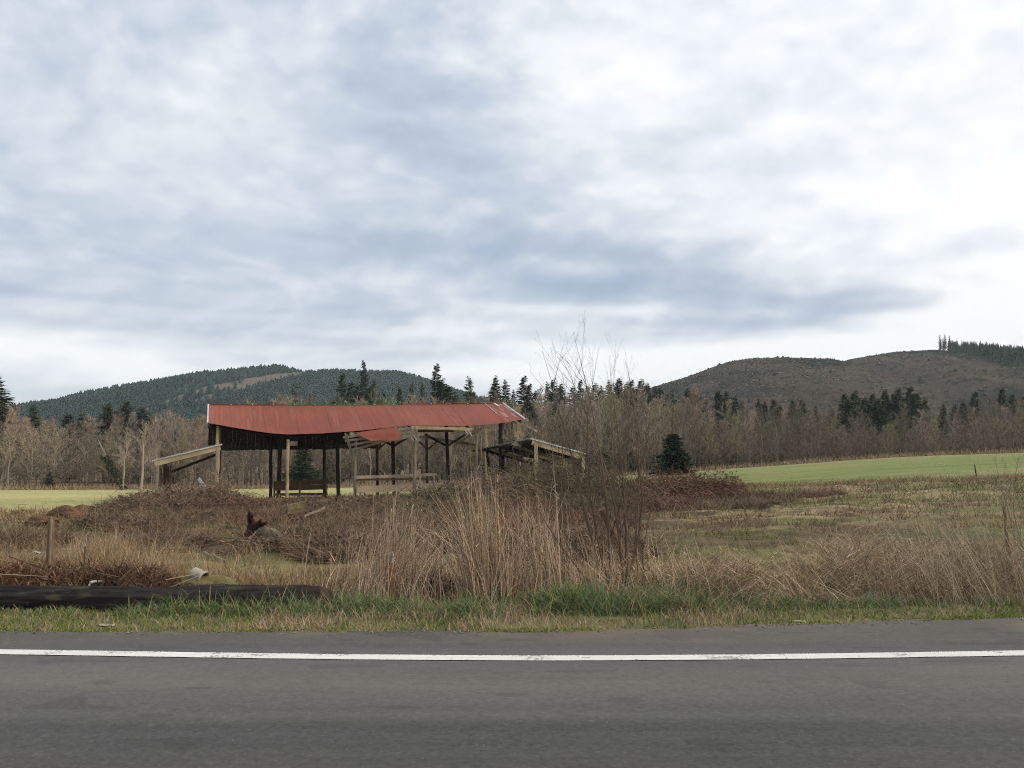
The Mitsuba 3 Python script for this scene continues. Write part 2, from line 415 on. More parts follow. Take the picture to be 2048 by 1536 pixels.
_base = RegularGridInterpolator((_u, np.log(_Y)), _z, method='linear')


def road_edge(X):
    return np.interp(X, [-60, -12, -4.37, -2.9, -1.45, -.1, 1.19, 2.08, 3.49, 4.74, 8, 60], [7.55, 7.5, 7.41, 7.365, 7.335, 7.37, 7.47, 7.6, 7.8, 8.03, 8.2, 8.2])


def bend(X):
    return 0.36 * (1 - np.exp(-(np.asarray(X) - 0.3) ** 2 / 22.0))


def rough_at(X, Y):
    p = np.stack([X, Y, 0 * X], -1)
    amp = np.interp(Y, [8, 9, 12, 30, 60, 64, 140, 200], [0.01, 0.05, 0.14, 0.20, 0.12, 0.05, 0.05, 0.4])
    tus = np.interp(Y, [9, 11, 50, 60, 64], [0.0, 0.11, 0.16, 0.10, 0.0])
    return amp * 2 * (meshkit.fbm(p * 0.45 + 40, 4, 5) - 0.5) + tus * 1.6 * (meshkit.fbm(p * [1.5, 1.1, 1] + 11, 3, 6) - 0.5)


def ground_z(X, Y):
    X, Y = np.asarray(X, float), np.asarray(Y, float)
    Yc = np.maximum(Y, 9.0)
    u = np.clip(X / Yc, -29, 29)
    k = 0.0
    for du, w in ((-.05, .25), (0, .5), (.05, .25)):                     # rounds the kinks between the surveyed profiles
        k = k + w * _base(np.stack([np.clip(u + du, -29.9, 29.9), np.log(np.clip(Yc, 9, 5999))], -1))
    e = road_edge(X)
    t = np.clip((Y - e) / (9.0 - e), 0, 1)
    z = np.where(Y < 9, -0.035 + (k + 0.035) * t * t * (3 - 2 * t), k)
    z = np.where(Y < e, -0.06 - np.where(Y < -3, 0.2, 0), z)
    return z + np.where(Y > e, rough_at(X, np.maximum(Y, 8)), 0)


def gz(x, y):
    return float(ground_z(np.array([x]), np.array([y]))[0])


def lying(px, py, up=0.0):
    """Where the surveyed direction meets the ground, raised by up."""
    ys = np.geomspace(7.6, 120, 1500)
    d = at(px, py, 1.0) - EYE
    z = EYE[2] + d[2] * ys
    k = int(np.argmax(z < ground_z(d[0] * ys, ys) + up))
    return np.array([d[0] * ys[k], ys[k], gz(d[0] * ys[k], ys[k]) + up])


ss = np.unique(np.concatenate([np.linspace(-0.75, 0.75, 301), np.linspace(0.75, 3, 20), -np.linspace(0.75, 3, 20), [4, 6, 10, 25, 60, 140], [-4, -6, -10, -25, -60, -140]]))
yy = np.unique(np.concatenate([[-3000, -600, -150, -40, -10, -4, -2, 0, 2, 4, 6, 7], np.linspace(7.1, 9, 24), np.geomspace(9, 200, 240), [220, 250, 300, 400, 550, 800, 1200, 2000, 3000]]))
SS, YY = np.meshgrid(ss, yy)
XX = np.clip(SS * (np.maximum(YY, 9) + 12) * 0.95, -3000, 3000)
ZZ = ground_z(XX, YY)
quads = sgrid(len(ss), len(yy))
V = np.stack([XX, YY, ZZ], -1).reshape(-1, 3)
cx, cy = V[quads].mean(1)[:, 0], V[quads].mean(1)[:, 1]
wig = 3.0 * (meshkit.fbm(np.stack([cx, cy, 0 * cx], -1) * 0.25, 3, 9) - 0.5)
infield = (cy > field_edge(cx / np.maximum(cy, 1)) + wig) & (cy < 131 + wig) & (np.abs(cx) < 260)


def sub(mask):
    q = quads[mask]
    ids, inv = np.unique(q, return_inverse=True)
    return V[ids], inv.reshape(q.shape)


struct('ground', sub(~infield), 'rough_ground', 'rough brown and olive winter ground from the road verge to the woods', smooth=True)
struct('field', sub(infield), 'field_grass', 'smooth pale green mown field behind the barn, rising on the right', smooth=True)

# ------------------------------------------------------------------ road
rng = np.random.default_rng(7)
rx = np.unique(np.concatenate([np.linspace(-14, 14, 281), np.linspace(14, 60, 40), -np.linspace(14, 60, 40), [-3000, -900, -300, -120, 120, 300, 900, 3000]]))
jit = 0.13 * (meshkit.fbm(np.stack([rx * 1.7, 0 * rx, 0 * rx], -1), 4, 3) - 0.5) * 2
rows = [np.full_like(rx, -2.2), np.full_like(rx, 2.0), 5.0 + 0 * rx, 6.6 + 0 * rx, road_edge(rx) + jit, road_edge(rx) + jit + 0.03]
rz = [0, 0.012, 0.006, 0.0, -0.008, -0.10]
RV = np.stack([np.stack([rx, r, np.full_like(rx, z)], -1) for r, z in zip(rows, rz)]).reshape(-1, 3)
struct('road', (RV, sgrid(len(rx), len(rows))), 'asphalt', 'worn grey asphalt road running across the foreground')


def stripe(y0, w, z=0.005, name='edge_line', m='white_paint', label=''):
    j0 = 0.008 * (meshkit.fbm(np.stack([rx * 6, 0 * rx, 0 * rx], -1), 3, 5) - 0.5)
    j1 = 0.010 * (meshkit.fbm(np.stack([rx * 6, 0 * rx + 9, 0 * rx], -1), 3, 5) - 0.5)
    b = bend(rx)
    road_z = lambda y: np.interp(y, [-2.2, 2.0, 5.0, 6.6, 7.0], [0, .012, .006, 0, -.004])
    A = np.stack([rx, y0 + b + j0, road_z(y0 + b) + z], -1)
    B = np.stack([rx, y0 + w + b + j1, road_z(y0 + b + w) + z], -1)
    struct(name, (np.vstack([A, B]), sgrid(len(rx), 2)), m, label)


stripe(6.285, 0.155, label='worn white fog line painted along the far edge of the road')
stripe(2.45, 0.10, name='centre_line', m='yellow_paint', label='yellow centre line of the road')
stripe(2.68, 0.10, name='centre_line', m='yellow_paint', label='yellow centre line of the road')

# ------------------------------------------------------------------ hills


def hill(name, us, ridge_px, Yr, Y0, mat_col, label, gully, seed, u0, u1, base=-8.0, back=1.5, nu=260, nt=60):
    """A hill whose crest stands at distance Yr and whose foot lies at Y0; crest heights follow the surveyed skyline."""
    U = np.linspace(u0, u1, nu)
    t = np.concatenate([np.linspace(0, 1, nt), np.linspace(1, 2, 14)[1:]])
    UU, TT = np.meshgrid(U, t)
    ys = np.where(TT <= 1, Y0 + (Yr - Y0) * TT, Yr + (TT - 1) * Yr * (back - 1))
    crest = np.interp(UU, us, [1.5 + (905 - q) / 1704 * Yr for q in ridge_px])
    X = UU * (Yr * 0.75 + ys * 0.25)
    prof = np.where(TT <= 1, 0.35 * TT + 0.65 * np.sin(TT * PI / 2) ** 1.3, np.cos((TT - 1) * PI / 2))
    p = np.stack([X, ys, 0 * X], -1)
    n = meshkit.fbm(p / gully, 5, seed) - 0.5
    ridged = np.abs(meshkit.fbm(p / (gully * 1.6) + 5, 4, seed + 3) - 0.5)
    side = np.clip(4 * (TT) * (1.06 - TT), 0, 1)
    z = base + (crest - base) * prof + side * (n * 0.24 - ridged * 0.34 + 0.04) * np.maximum(crest - base, 0) * 0.9
    v = np.stack([X, ys, z], -1)
    f = sgrid(len(U), len(t))
    return v, f, UU, TT


LHu = (np.array([-300, 60, 120, 165, 200, 240, 300, 350, 400, 440, 480, 520, 560, 585, 605, 640, 700, 740, 775, 795, 830, 870, 910, 960, 1040, 1150, 1350]) - 1024) / 1704
LHp = [905, 872, 845, 822, 806, 790, 779, 771, 763, 759, 754, 751, 746, 745, 750, 747, 744, 747, 749, 748, 754, 768, 782, 798, 815, 850, 905]
hv, hf, hU, hT = hill('hill', LHu, LHp, 1300, 620, None, '', 330, 4, LHu[0], LHu[-1])


def cut_left(v):
    """The felled strips on the left hill, by place along it and height: 1 where the slope is bare."""
    x, z = v[..., 0] / 1300.0, v[..., 2]
    w = (meshkit.fbm(v * [1, 0, 1] / 38.0, 4, 77) - 0.5) * 0.030
    a = np.exp(-((x - (-0.270 + 0.00076 * (z - 49)) - w) / 0.0085) ** 2) * (z > 30)
    b = np.exp(-((x - (-0.238 + 0.00020 * (z - 63)) + w) / 0.0060) ** 2) * (z > 50)
    c = (z > 119 + w * 500) * (x > -0.245) * (x < -0.165)
    return np.clip(a * 1.1 + b * 1.0 + c, 0, 1)


cutm = cut_left(hv).reshape(-1, 1)
n1 = meshkit.fbm(hv.reshape(-1, 3) / 25, 4, 2)[:, None]
hc = np.where(cutm > 0.38, np.array([0.125, 0.105, 0.092]) * (0.7 + 0.6 * n1), np.array([0.015, 0.031, 0.027]) * (0.6 + 0.8 * n1))
struct('hill', (hv.reshape(-1, 3), hf), 'vcol', 'long dark wooded hill behind the barn with felled strips', smooth=True, color=hc)

RHu = (np.array([1080, 1200, 1280, 1320, 1360, 1400, 1440, 1480, 1530, 1580, 1620, 1645, 1670, 1700, 1740, 1780, 1820, 1850, 1880, 1920, 1980, 2048, 2120, 2300, 2600]) - 1024) / 1704
RHp = [880, 815, 782, 769, 757, 744, 733, 728, 725.5, 726, 728, 733.5, 728, 719, 714, 710, 710.5, 714, 719, 722, 722, 720, 724, 780, 905]
gv, gf, gU, gT = hill('hill', RHu, RHp, 880, 380, None, '', 150, 21, RHu[0], RHu[-1], nu=520, nt=150)
gp = gv.reshape(-1, 3)
n1 = meshkit.fbm(gp / 9, 5, 8)[:, None]
n2 = meshkit.fbm(gp / 70, 4, 12)[:, None]
sm = lambda a, b, x: (lambda t: t * t * (3 - 2 * t))(np.clip((x - a) / (b - a), 0, 1))
gc = np.array([0.165, 0.132, 0.102]) + sm(0.42, 0.66, n2) * (np.array([0.055, 0.058, 0.042]) - [0.165, 0.132, 0.102])
gc = gc + sm(0.56, 0.72, n1) * 0.8 * (np.array([0.045, 0.050, 0.036]) - gc)
gc = gc + sm(0.50, 0.25, n1) * 0.35 * (np.array([0.20, 0.155, 0.12]) - gc)
pxx = 1024 + gU.reshape(-1, 1) * 1704
gul = np.exp(-((gT.reshape(-1, 1) - (1.0 - (pxx - 1650) / 200)) / 0.06) ** 2) * (pxx > 1640) * (pxx < 1780)
gc = gc + np.clip(gul, 0, 1) * 0.7 * (np.array([0.22, 0.18, 0.135]) - gc)
struct('hill', (gp, gf), 'vcol', 'brown clear-felled hill on the right with two humps', smooth=True, color=gc * [.95, .95, 1.02] * (0.24 + 0.44 * meshkit.fbm(gp / 3.2, 3, 9)[:, None]))

hill_z = {}
for nm, v in (('L', hv), ('R', gv)):
    hill_z[nm] = (v, )


def on_hill(v, i, j):
    """The hill's point at row i and column j, both with fractions."""
    i0, j0 = np.clip(i.astype(int), 0, v.shape[0] - 2), np.clip(j.astype(int), 0, v.shape[1] - 2)
    a, b = (i - i0)[:, None], (j - j0)[:, None]
    return (v[i0, j0] * (1 - a) + v[i0 + 1, j0] * a) * (1 - b) + (v[i0, j0 + 1] * (1 - a) + v[i0 + 1, j0 + 1] * a) * b


def spires(P, H, W, col, rng, tiers=3):
    """Far conifers, each a stack of ragged cones, as one mesh."""
    v, f, c, k = [], [], [], 0
    n = len(P)
    for t in range(tiers):
        z0, z1 = H * (0.12 + 0.26 * t), H * (0.55 + 0.225 * t)
        r = W * (1 - 0.29 * t)
        sides = 6
        a = rng.uniform(0, 2 * PI, (n, 1)) + np.arange(sides) * 2 * PI / sides
        rr = r[:, None] * rng.uniform(0.6, 1.25, (n, sides))
        ring = np.stack([P[:, :1] + rr * np.cos(a), P[:, 1:2] + rr * np.sin(a), (P[:, 2] + z0)[:, None] + rng.uniform(-.08, .06, (n, sides)) * H[:, None]], -1)
        tip = P + np.stack([rng.normal(0, .03, n) * W, rng.normal(0, .03, n) * W, z1], -1)
        v.append(np.concatenate([ring, tip[:, None]], 1).reshape(-1, 3))
        j = np.arange(sides)
        q = np.stack([j, (j + 1) % sides, 0 * j + sides], 1)
        f.append((q[None] + (np.arange(n) * (sides + 1))[:, None, None]).reshape(-1, 3) + k)
        c.append(np.repeat(col, sides + 1, 0))
        k += n * (sides + 1)
    return np.vstack(v), np.vstack(f), np.vstack(c)


rng = np.random.default_rng(31)
n = 22000
i, j = rng.uniform(2, 59.5, n), rng.uniform(40, 240, n)
u, t = np.interp(j, np.arange(260), hU[0]), i / 59
P = on_hill(hv, i, j)
keep = (cut_left(P) < 0.38) | (rng.uniform(size=n) < 0.04)
P = P[keep]
H = rng.uniform(3.5, 11, len(P)) * (.6 + .8 * meshkit.fbm(P / 45, 3, 14)); H *= np.where(np.abs(1024 + u[keep] * 1704 - 560) < 45, 1.25, 1.0) * np.where(1024 + u[keep] * 1704 > 600, 0.6, 1.0)
col = (.45 + 1.1 * meshkit.fbm(P / 60, 4, 19))[:, None] * np.array([0.010, 0.034, 0.033]) * rng.uniform(0.6, 1.5, (len(P), 1)) + np.array([0.010, 0.006, 0.0]) * rng.uniform(0, 1, (len(P), 1))
v, f, c = spires(P, H, H * 0.30, col, rng, tiers=2)
whole('conifer_forest', (v, f), 'vcol', 'dense dark conifer forest covering the long hill on the left', 'forest', kind='stuff', color=c)

# low scrub and stumps on the felled hill
n = 8500
i, j = rng.uniform(8, 146, n), rng.uniform(40, 460, n)
P = on_hill(gv, i, j)
H = rng.uniform(0.6, 2.0, n) * np.where(rng.uniform(size=n) < 0.08, 1.7, 1) * np.where(i > 138, .6, 1)
col = np.where(rng.uniform(size=(n, 1)) < 0.6, [[0.040, 0.045, 0.030]], [[0.13, 0.10, 0.08]]) * rng.uniform(0.6, 1.5, (n, 1))
v, f, c = spires(P - [0, 0, 0.3], H, H * 0.75, col, rng, tiers=2)
whole('hill_scrub', (v, f), 'vcol', 'low dark scrub and stumps scattered over the felled brown hill', 'scrub', kind='stuff', color=c)

# ------------------------------------------------------------------ trees


def rot_about(d, ang, az):
    """Unit vectors leaning ang away from d, turned az about it."""
    a = np.cross(d, [0, 0, 1.0] if abs(d[2]) < 0.9 else [1.0, 0, 0]); a /= np.linalg.norm(a)
    b = np.cross(d, a)
    return d * math.cos(ang) + (a * math.cos(az) + b * math.sin(az)) * math.sin(ang)


def bare_tree(seed, H, spread, nlimb, lo, up, trunk_r, twig_col, bark_col, nsub=7, ntwig=8, twig_w=0.056, twig_len=1.0):
    """A leafless tree: (trunk with limbs, twigs) as two meshes with colours."""
    r = np.random.default_rng(seed)
    tr, tw = MB(), MB()
    k = 8
    tz = np.linspace(0, 1, k)
    path = np.stack([np.cumsum(r.normal(0, 0.010 * H, k)), np.cumsum(r.normal(0, 0.010 * H, k)), tz * H], 1); path -= path[0]
    rad = trunk_r * (1 - 0.88 * tz) + 0.012
    rad[0] *= 1.35
    v, f, c = tubes(path[None], rad[None], np.array([bark_col]), sides=6)
    tr.add(v, f, c)
    subs, subr, twb, twd, twl = [], [], [], [], []
    for q in range(nlimb):
        s = lo + (0.97 - lo) * (q + r.uniform(0, 1)) / nlimb
        o = np.array([np.interp(s, tz, path[:, a]) for a in range(3)])
        az = q * 2.399 + r.normal(0, 0.4)
        ang = (1 - s) * 0.45 + up + r.normal(0, 0.10)
        d = np.array([math.sin(ang) * math.cos(az), math.sin(ang) * math.sin(az), math.cos(ang)])
        L = spread * H * (0.35 + 0.65 * min(1, (1 - s) / (1 - lo) * 1.5 + 0.1)) * r.uniform(0.75, 1.2)
        kk = 5
        pts = [o]
        for a in range(kk - 1):
            d = d + r.normal(0, 0.12, 3) + [0, 0, 0.10]
            d /= np.linalg.norm(d)
            pts.append(pts[-1] + d * L / (kk - 1))
        pts = np.array(pts)
        lr = trunk_r * 0.42 * (1 - s * 0.6) * np.linspace(1, 0.22, kk)
        v, f, c = tubes(pts[None], lr[None], np.array([bark_col]) * r.uniform(0.85, 1.1), sides=4)
        tr.add(v, f, c)
        for b in range(nsub):
            g = 0.22 + 0.78 * (b + r.uniform()) / nsub
            idx = g * (kk - 1)
            a = min(int(idx), kk - 2)
            o2 = pts[a] + (pts[a + 1] - pts[a]) * (idx - a)
            d2 = rot_about((pts[a + 1] - pts[a]) / np.linalg.norm(pts[a + 1] - pts[a]), r.uniform(0.35, 0.8), r.uniform(0, 2 * PI))
            d2[2] = d2[2] * 0.8 + 0.25
            L2 = L * r.uniform(0.22, 0.42)
            m1 = o2 + d2 * L2 * 0.5
            m2 = m1 + (d2 + r.normal(0, 0.15, 3) + [0, 0, 0.1]) * L2 * 0.5
            subs.append([o2, m1, m2]); subr.append(np.array([0.022, 0.016, 0.008]) * H / 14)
            for w in range(ntwig):
                x = r.uniform(0.15, 1.0)
                p = o2 + (m1 - o2) * min(1, 2 * x) + (m2 - m1) * max(0, 2 * x - 1)
                dd = rot_about(d2 / np.linalg.norm(d2), r.uniform(0.2, 0.9), r.uniform(0, 2 * PI)); dd[2] += 0.25
                twb.append(p); twd.append(dd / np.linalg.norm(dd)); twl.append(r.uniform(0.4, 1.0) * twig_len * H / 14)
    v, f, c = tubes(np.array(subs), np.array(subr), np.tile(twig_col, (len(subs), 1)) * r.uniform(0.85, 1.15, (len(subs), 1)), sides=3)
    tw.add(v, f, c)
    b, d, l = np.array(twb), np.array(twd), np.array(twl)
    n = len(b)
    side = np.cross(d, r.normal(size=(n, 3))); side /= np.linalg.norm(side, axis=1, keepdims=True)
    side *= twig_w / 2
    v = np.stack([b - side, b + side, b + d * l[:, None] + r.normal(0, .04, (n, 3))], 1).reshape(-1, 3)
    tw.add(v, np.arange(3 * n).reshape(-1, 3), np.repeat(np.tile(twig_col, (n, 1)) * r.uniform(0.75, 1.25, (n, 1)), 3, 0))
    return tr, tw


def conifer(seed, H, R, col, lo=0.06, nwh=30, per=8, gaps=0.25, droop=0.35, pw=0.66):
    """A fir: trunk and a crown of drooping sprays set in uneven whorls."""
    r = np.random.default_rng(seed)
    tr, cr = MB(), MB()
    k = 7
    tz = np.linspace(0, 1, k)
    path = np.stack([np.cumsum(r.normal(0, .003 * H, k)), np.cumsum(r.normal(0, .003 * H, k)), tz * H], 1); path -= path[0]
    v, f, c = tubes(path[None], (H * 0.014 * (1 - 0.93 * tz))[None], np.array([[0.085, 0.065, 0.05]]), sides=5)
    tr.add(v, f, c)
    B, D, L, W = [], [], [], []
    for q in range(nwh):
        s = lo + (1 - lo) * ((q + r.uniform(-.3, .3)) / nwh)
        s = min(max(s, lo), 0.985)
        env = (1 - s) ** 0.85 * min(1, (s - lo) * 6 + 0.55)
        for b in range(per):
            if r.uniform() < gaps * 0.5:
                continue
            az = r.uniform(0, 2 * PI)
            s = min(max(lo + (1 - lo) * (q + r.uniform(-.9, .9)) / nwh, lo), 0.99)
            env = (1 - s) ** pw * min(1, (s - lo) * 5 + 0.6)
            lop = 0.8 + 0.4 * math.sin(az * 2 + seed + s * 9) * r.uniform(.3, 1)
            l = R * env * lop * r.uniform(0.55, 1.15) + 0.006 * H
            o = np.array([np.interp(s, tz, path[:, 0]), np.interp(s, tz, path[:, 1]), s * H + r.uniform(-.01, .01) * H])
            el = 0.30 * s - droop * (1 - s) + r.normal(0, .12)
            d = np.array([math.cos(az) * math.cos(el), math.sin(az) * math.cos(el), math.sin(el)])
            nseg = 4
            for m in range(nseg):                                      # sprays along the branch
                x = (m + r.uniform(0.2, 1)) / nseg
                p = o + d * l * x * 0.8 + [0, 0, -0.05 * l * x * x]
                for side in (-1, 1):
                    a2 = az + side * r.uniform(0.25, 1.0)
                    dd = np.array([math.cos(a2), math.sin(a2), math.sin(el) - r.uniform(0.0, 0.5)])
                    B.append(p); D.append(dd / np.linalg.norm(dd)); L.append(l * r.uniform(0.25, 0.45) * (1.15 - 0.5 * x) + 0.009 * H); W.append(r.uniform(0.35, 0.6))
    B, D, L, W = np.array(B), np.array(D), np.array(L)[:, None], np.array(W)[:, None]
    n = len(B)
    side = np.cross(D, [0, 0, 1.0]) + r.normal(0, 0.45, (n, 3)); side /= np.linalg.norm(side, axis=1, keepdims=True)
    v = np.stack([B, B + D * L * 0.55 + side * L * W * 0.5, B + D * L + r.normal(0, .03, (n, 3)) * L, B + D * L * 0.5 - side * L * W * 0.5], 1).reshape(-1, 3)
    q = np.array([[0, 1, 2], [0, 2, 3]])
    f = (q[None] + (np.arange(n) * 4)[:, None, None]).reshape(-1, 3)
    cc = np.tile(col, (n, 1)) * r.uniform(0.6, 1.45, (n, 1))
    cr.add(v, f, np.repeat(cc, 4, 0))
    return tr, cr


PINK, TAN, GREY, OLIVE, DULL = (0.365, 0.280, 0.232), (0.395, 0.318, 0.245), (0.285, 0.242, 0.205), (0.290, 0.262, 0.165), (0.190, 0.165, 0.128)
BARKP, BARKM, BARKB = (0.33, 0.29, 0.235), (0.20, 0.165, 0.13), (0.14, 0.11, 0.085)
protos = {}


def proto(name, pair):
    tr, tw = pair
    a, b = numbered('p_' + name + 'a'), numbered('p_' + name + 'b')
    protos.setdefault(name, []).append((mikit.ply(tr.mesh(), 'vcol', color=tr.color()), mikit.ply(tw.mesh(), 'vcol', color=tw.color())))


for q in range(7):
    proto('alder', bare_tree(100 + q, 14, (.21, .19, .24, .20, .17, .23, .21)[q], 23, (.16, .22, .14, .2, .3, .16, .2)[q], 0.38, 0.10, (PINK, TAN, GREY, PINK, TAN, OLIVE, PINK)[q], (BARKM, BARKP, BARKB, BARKM, BARKP, BARKB, BARKM)[q]))
for q in range(4):
    proto('dull_alder', bare_tree(110 + q, 14, .22, 23, .16, 0.40, 0.10, (GREY, DULL, OLIVE, DULL)[q], (BARKB, BARKM, BARKB, BARKP)[q]))
for q in range(4):
    proto('bushy', bare_tree(120 + q, 11, 0.34, 18, 0.10, 0.55, 0.12, (GREY, OLIVE, TAN, DULL)[q], (BARKB, BARKB, BARKP, BARKM)[q], nsub=8))
for q in range(2):
    proto('olive_bushy', bare_tree(130 + q, 11, 0.36, 20, 0.06, 0.60, 0.10, ((0.205, 0.190, 0.115), (0.165, 0.150, 0.105))[q], BARKB, nsub=8))
for q in range(2):
    proto('thicket', bare_tree(140 + q, 6, 0.42, 14, 0.05, 0.55, 0.06, ((0.21, 0.175, 0.135), (0.16, 0.135, 0.105))[q], BARKB, nsub=6, twig_w=0.03, twig_len=1.4))
proto('sparse', bare_tree(160, 14, 0.26, 11, 0.30, 0.50, 0.17, (0.36, 0.31, 0.235), (0.36, 0.31, 0.24), nsub=5, ntwig=4))
GRN = (0.060, 0.080, 0.042)
for q in range(4):
    proto('fir', conifer(200 + q, 22, (4.2, 5.0, 3.8, 5.6)[q], np.array(GRN) * [(1.2, 1.2, 1.1), (.95, 1.0, 1.05), (1.6, 1.4, 1.1), (1.2, 1.25, 1.3)][q], lo=(0.10, 0.05, 0.2, 0.08)[q], nwh=36, per=18, gaps=(.05, .1, .2, .1)[q]))
proto('cedar', conifer(220, 9, 3.0, (0.038, 0.058, 0.030), lo=0.02, nwh=34, per=12, gaps=0.0, droop=0.3))
proto('olive_fir', conifer(230, 16, 3.6, (0.090, 0.094, 0.042), lo=0.10, nwh=22, per=7, gaps=0.6))
proto('round_fir', conifer(240, 5, 3.1, (0.022, 0.040, 0.028), lo=0.0, nwh=36, per=20, gaps=0.0, droop=0.15, pw=0.42))
proto('slim_fir', conifer(250, 24, 2.3, (0.030, 0.046, 0.028), lo=0.36, nwh=24, per=12, gaps=0.2))
PH = {'alder': 14, 'dull_alder': 14, 'bushy': 11, 'olive_bushy': 11, 'thicket': 6, 'sparse': 14, 'fir': 22, 'cedar': 9, 'olive_fir': 16, 'round_fir': 5, 'slim_fir': 24}
trng = np.random.default_rng(55)


def plant(name, kind, x, y, height, label, cat, group=None, wide=1.0, z=None, pick=None):
    key = thing(name, label, cat, group)
    pr = protos[kind][int(trng.integers(len(protos[kind]))) if pick is None else pick]
    s = height / PH[kind]
    z = gz(x, y) - 0.15 if z is None else z
    m = T().translate([x, y, z]).rotate([0, 0, 1], float(trng.uniform(0, 360))).scale([s * wide, s * wide, s])
    scene[key + '__trunk'] = {**pr[0], 'to_world': m}
    scene[key + '__crown'] = {**pr[1], 'to_world': m}
    return key


# the bare wood along the far side of the fields, front rows tree by tree
def wood_top(px):
    return np.interp(px, [-100, 0, 60, 150, 250, 320, 420, 520, 640, 700, 900, 1000, 1080, 1200, 1300, 1400, 1480, 1560, 1700, 1800, 1900, 2048, 2150],
                     [845, 838, 826, 842, 842, 832, 826, 806, 798, 802, 805, 792, 786, 786, 790, 794, 815, 815, 835, 838, 822, 800, 800])


rows_y = [136, 143, 151, 160, 170]
count = 0
for ri, Yr in enumerate(rows_y):
    x = -0.66 * Yr
    while x < 0.66 * Yr:
        x += trng.uniform(2.3, 4.6) * (1.0 + 0.05 * ri)
        y = Yr + trng.uniform(-3, 3) + max(0, x) * 0.05
        px = 1024 + x / y * 1704
        topz = 1.5 + (905 - wood_top(px) - trng.uniform(-10, 42) * (1.6 if ri == 0 else 1)) / 1704 * y
        h = min(max(topz - gz(x, y), 6), 17)
        kind = 'bushy' if trng.uniform() < (0.30 if px < 1450 else 0.5) else 'alder'
        where = 'left' if x < -24 else 'middle' if x < 26 else 'right'
        place_ = {'left': 'beyond the left field', 'middle': 'behind the barn', 'right': 'beyond the right field'}[where]
        row_ = 'at the front edge of the wood' if ri == 0 else 'inside the wood' if ri < 3 else 'deep in the wood'
        if kind == 'bushy':
            kd = 'bushy' if px < 1500 or trng.uniform() < .4 else 'olive_bushy'
        else:
            kd = 'dull_alder' if trng.uniform() < np.interp(px, [300, 900, 1300, 1600, 2000], [.08, .3, .45, .85, .95]) else 'alder'
        pk = int(trng.integers(len(protos[kd])))
        look_ = {'alder': ['pinkish', 'pale-trunked tan', 'grey', 'rosy', 'pale-trunked buff', 'olive-tinged', 'pinkish'], 'dull_alder': ['grey-brown', 'dull brown', 'dull olive', 'pale-trunked brown'],
                 'bushy': ['broad grey', 'broad olive', 'broad pale-trunked tan', 'broad dull brown'], 'olive_bushy': ['rounded mossy olive', 'rounded dark olive']}[kd][pk]
        lab = f'{look_} leafless tree {row_} {place_}'
        plant('bare_tree', kd, x, y, h * (.92 if kind == 'bushy' else 1), lab, 'tree', f'{look_} leafless trees {row_} {place_}', wide=1.0 if kind == 'bushy' else 1.15, pick=pk)
        count += 1

# undergrowth at the foot of the wood and the crowns of the rows behind: uncountable
ug = MB()


def scatter_stuff(name, kind, pts, label):
    for k, (x, y, h, w) in enumerate(pts):
        pr = protos[kind][k % len(protos[kind])]
        s = h / PH[kind]
        m = T().translate([x, y, gz(x, y) - 0.2]).rotate([0, 0, 1], float(trng.uniform(0, 360))).scale([s * w, s * w, s])
        scene[f'{name}__{2 * k + 1:03d}'] = {**pr[0], 'to_world': m}
        scene[f'{name}__{2 * k + 2:03d}'] = {**pr[1], 'to_world': m}
    labels[name] = {'label': label, 'category': 'undergrowth' if kind == 'thicket' else 'wood', 'kind': 'stuff'}


pts = []
for k in range(150):
    y = trng.uniform(132, 140)
    pts.append(((-0.66 + 1.32 * (k + trng.uniform()) / 150) * y, y, trng.uniform(1.8, 4.6), trng.uniform(1.0, 1.6)))
for k in range(190):
    y = trng.uniform(140, 168)
    pts.append(((-0.66 + 1.32 * (k + trng.uniform()) / 190) * y, y, trng.uniform(4, 8.5), trng.uniform(.9, 1.3)))
scatter_stuff('undergrowth', 'thicket', pts, 'brown leafless undergrowth along the foot of the far wood')
pts = []
for k in range(150):
    y = trng.uniform(178, 240)
    x = (-0.66 + 1.32 * (k + trng.uniform()) / 150) * y
    top = 1.5 + (905 - wood_top(1024 + x / y * 1704) - trng.uniform(4, 30)) / 1704 * y
    pts.append((x, y, max(9, min(top - gz(x, y), 19)), 1.3))
scatter_stuff('bare_wood', 'alder', pts, 'pinkish mass of bare crowns deep in the far wood')

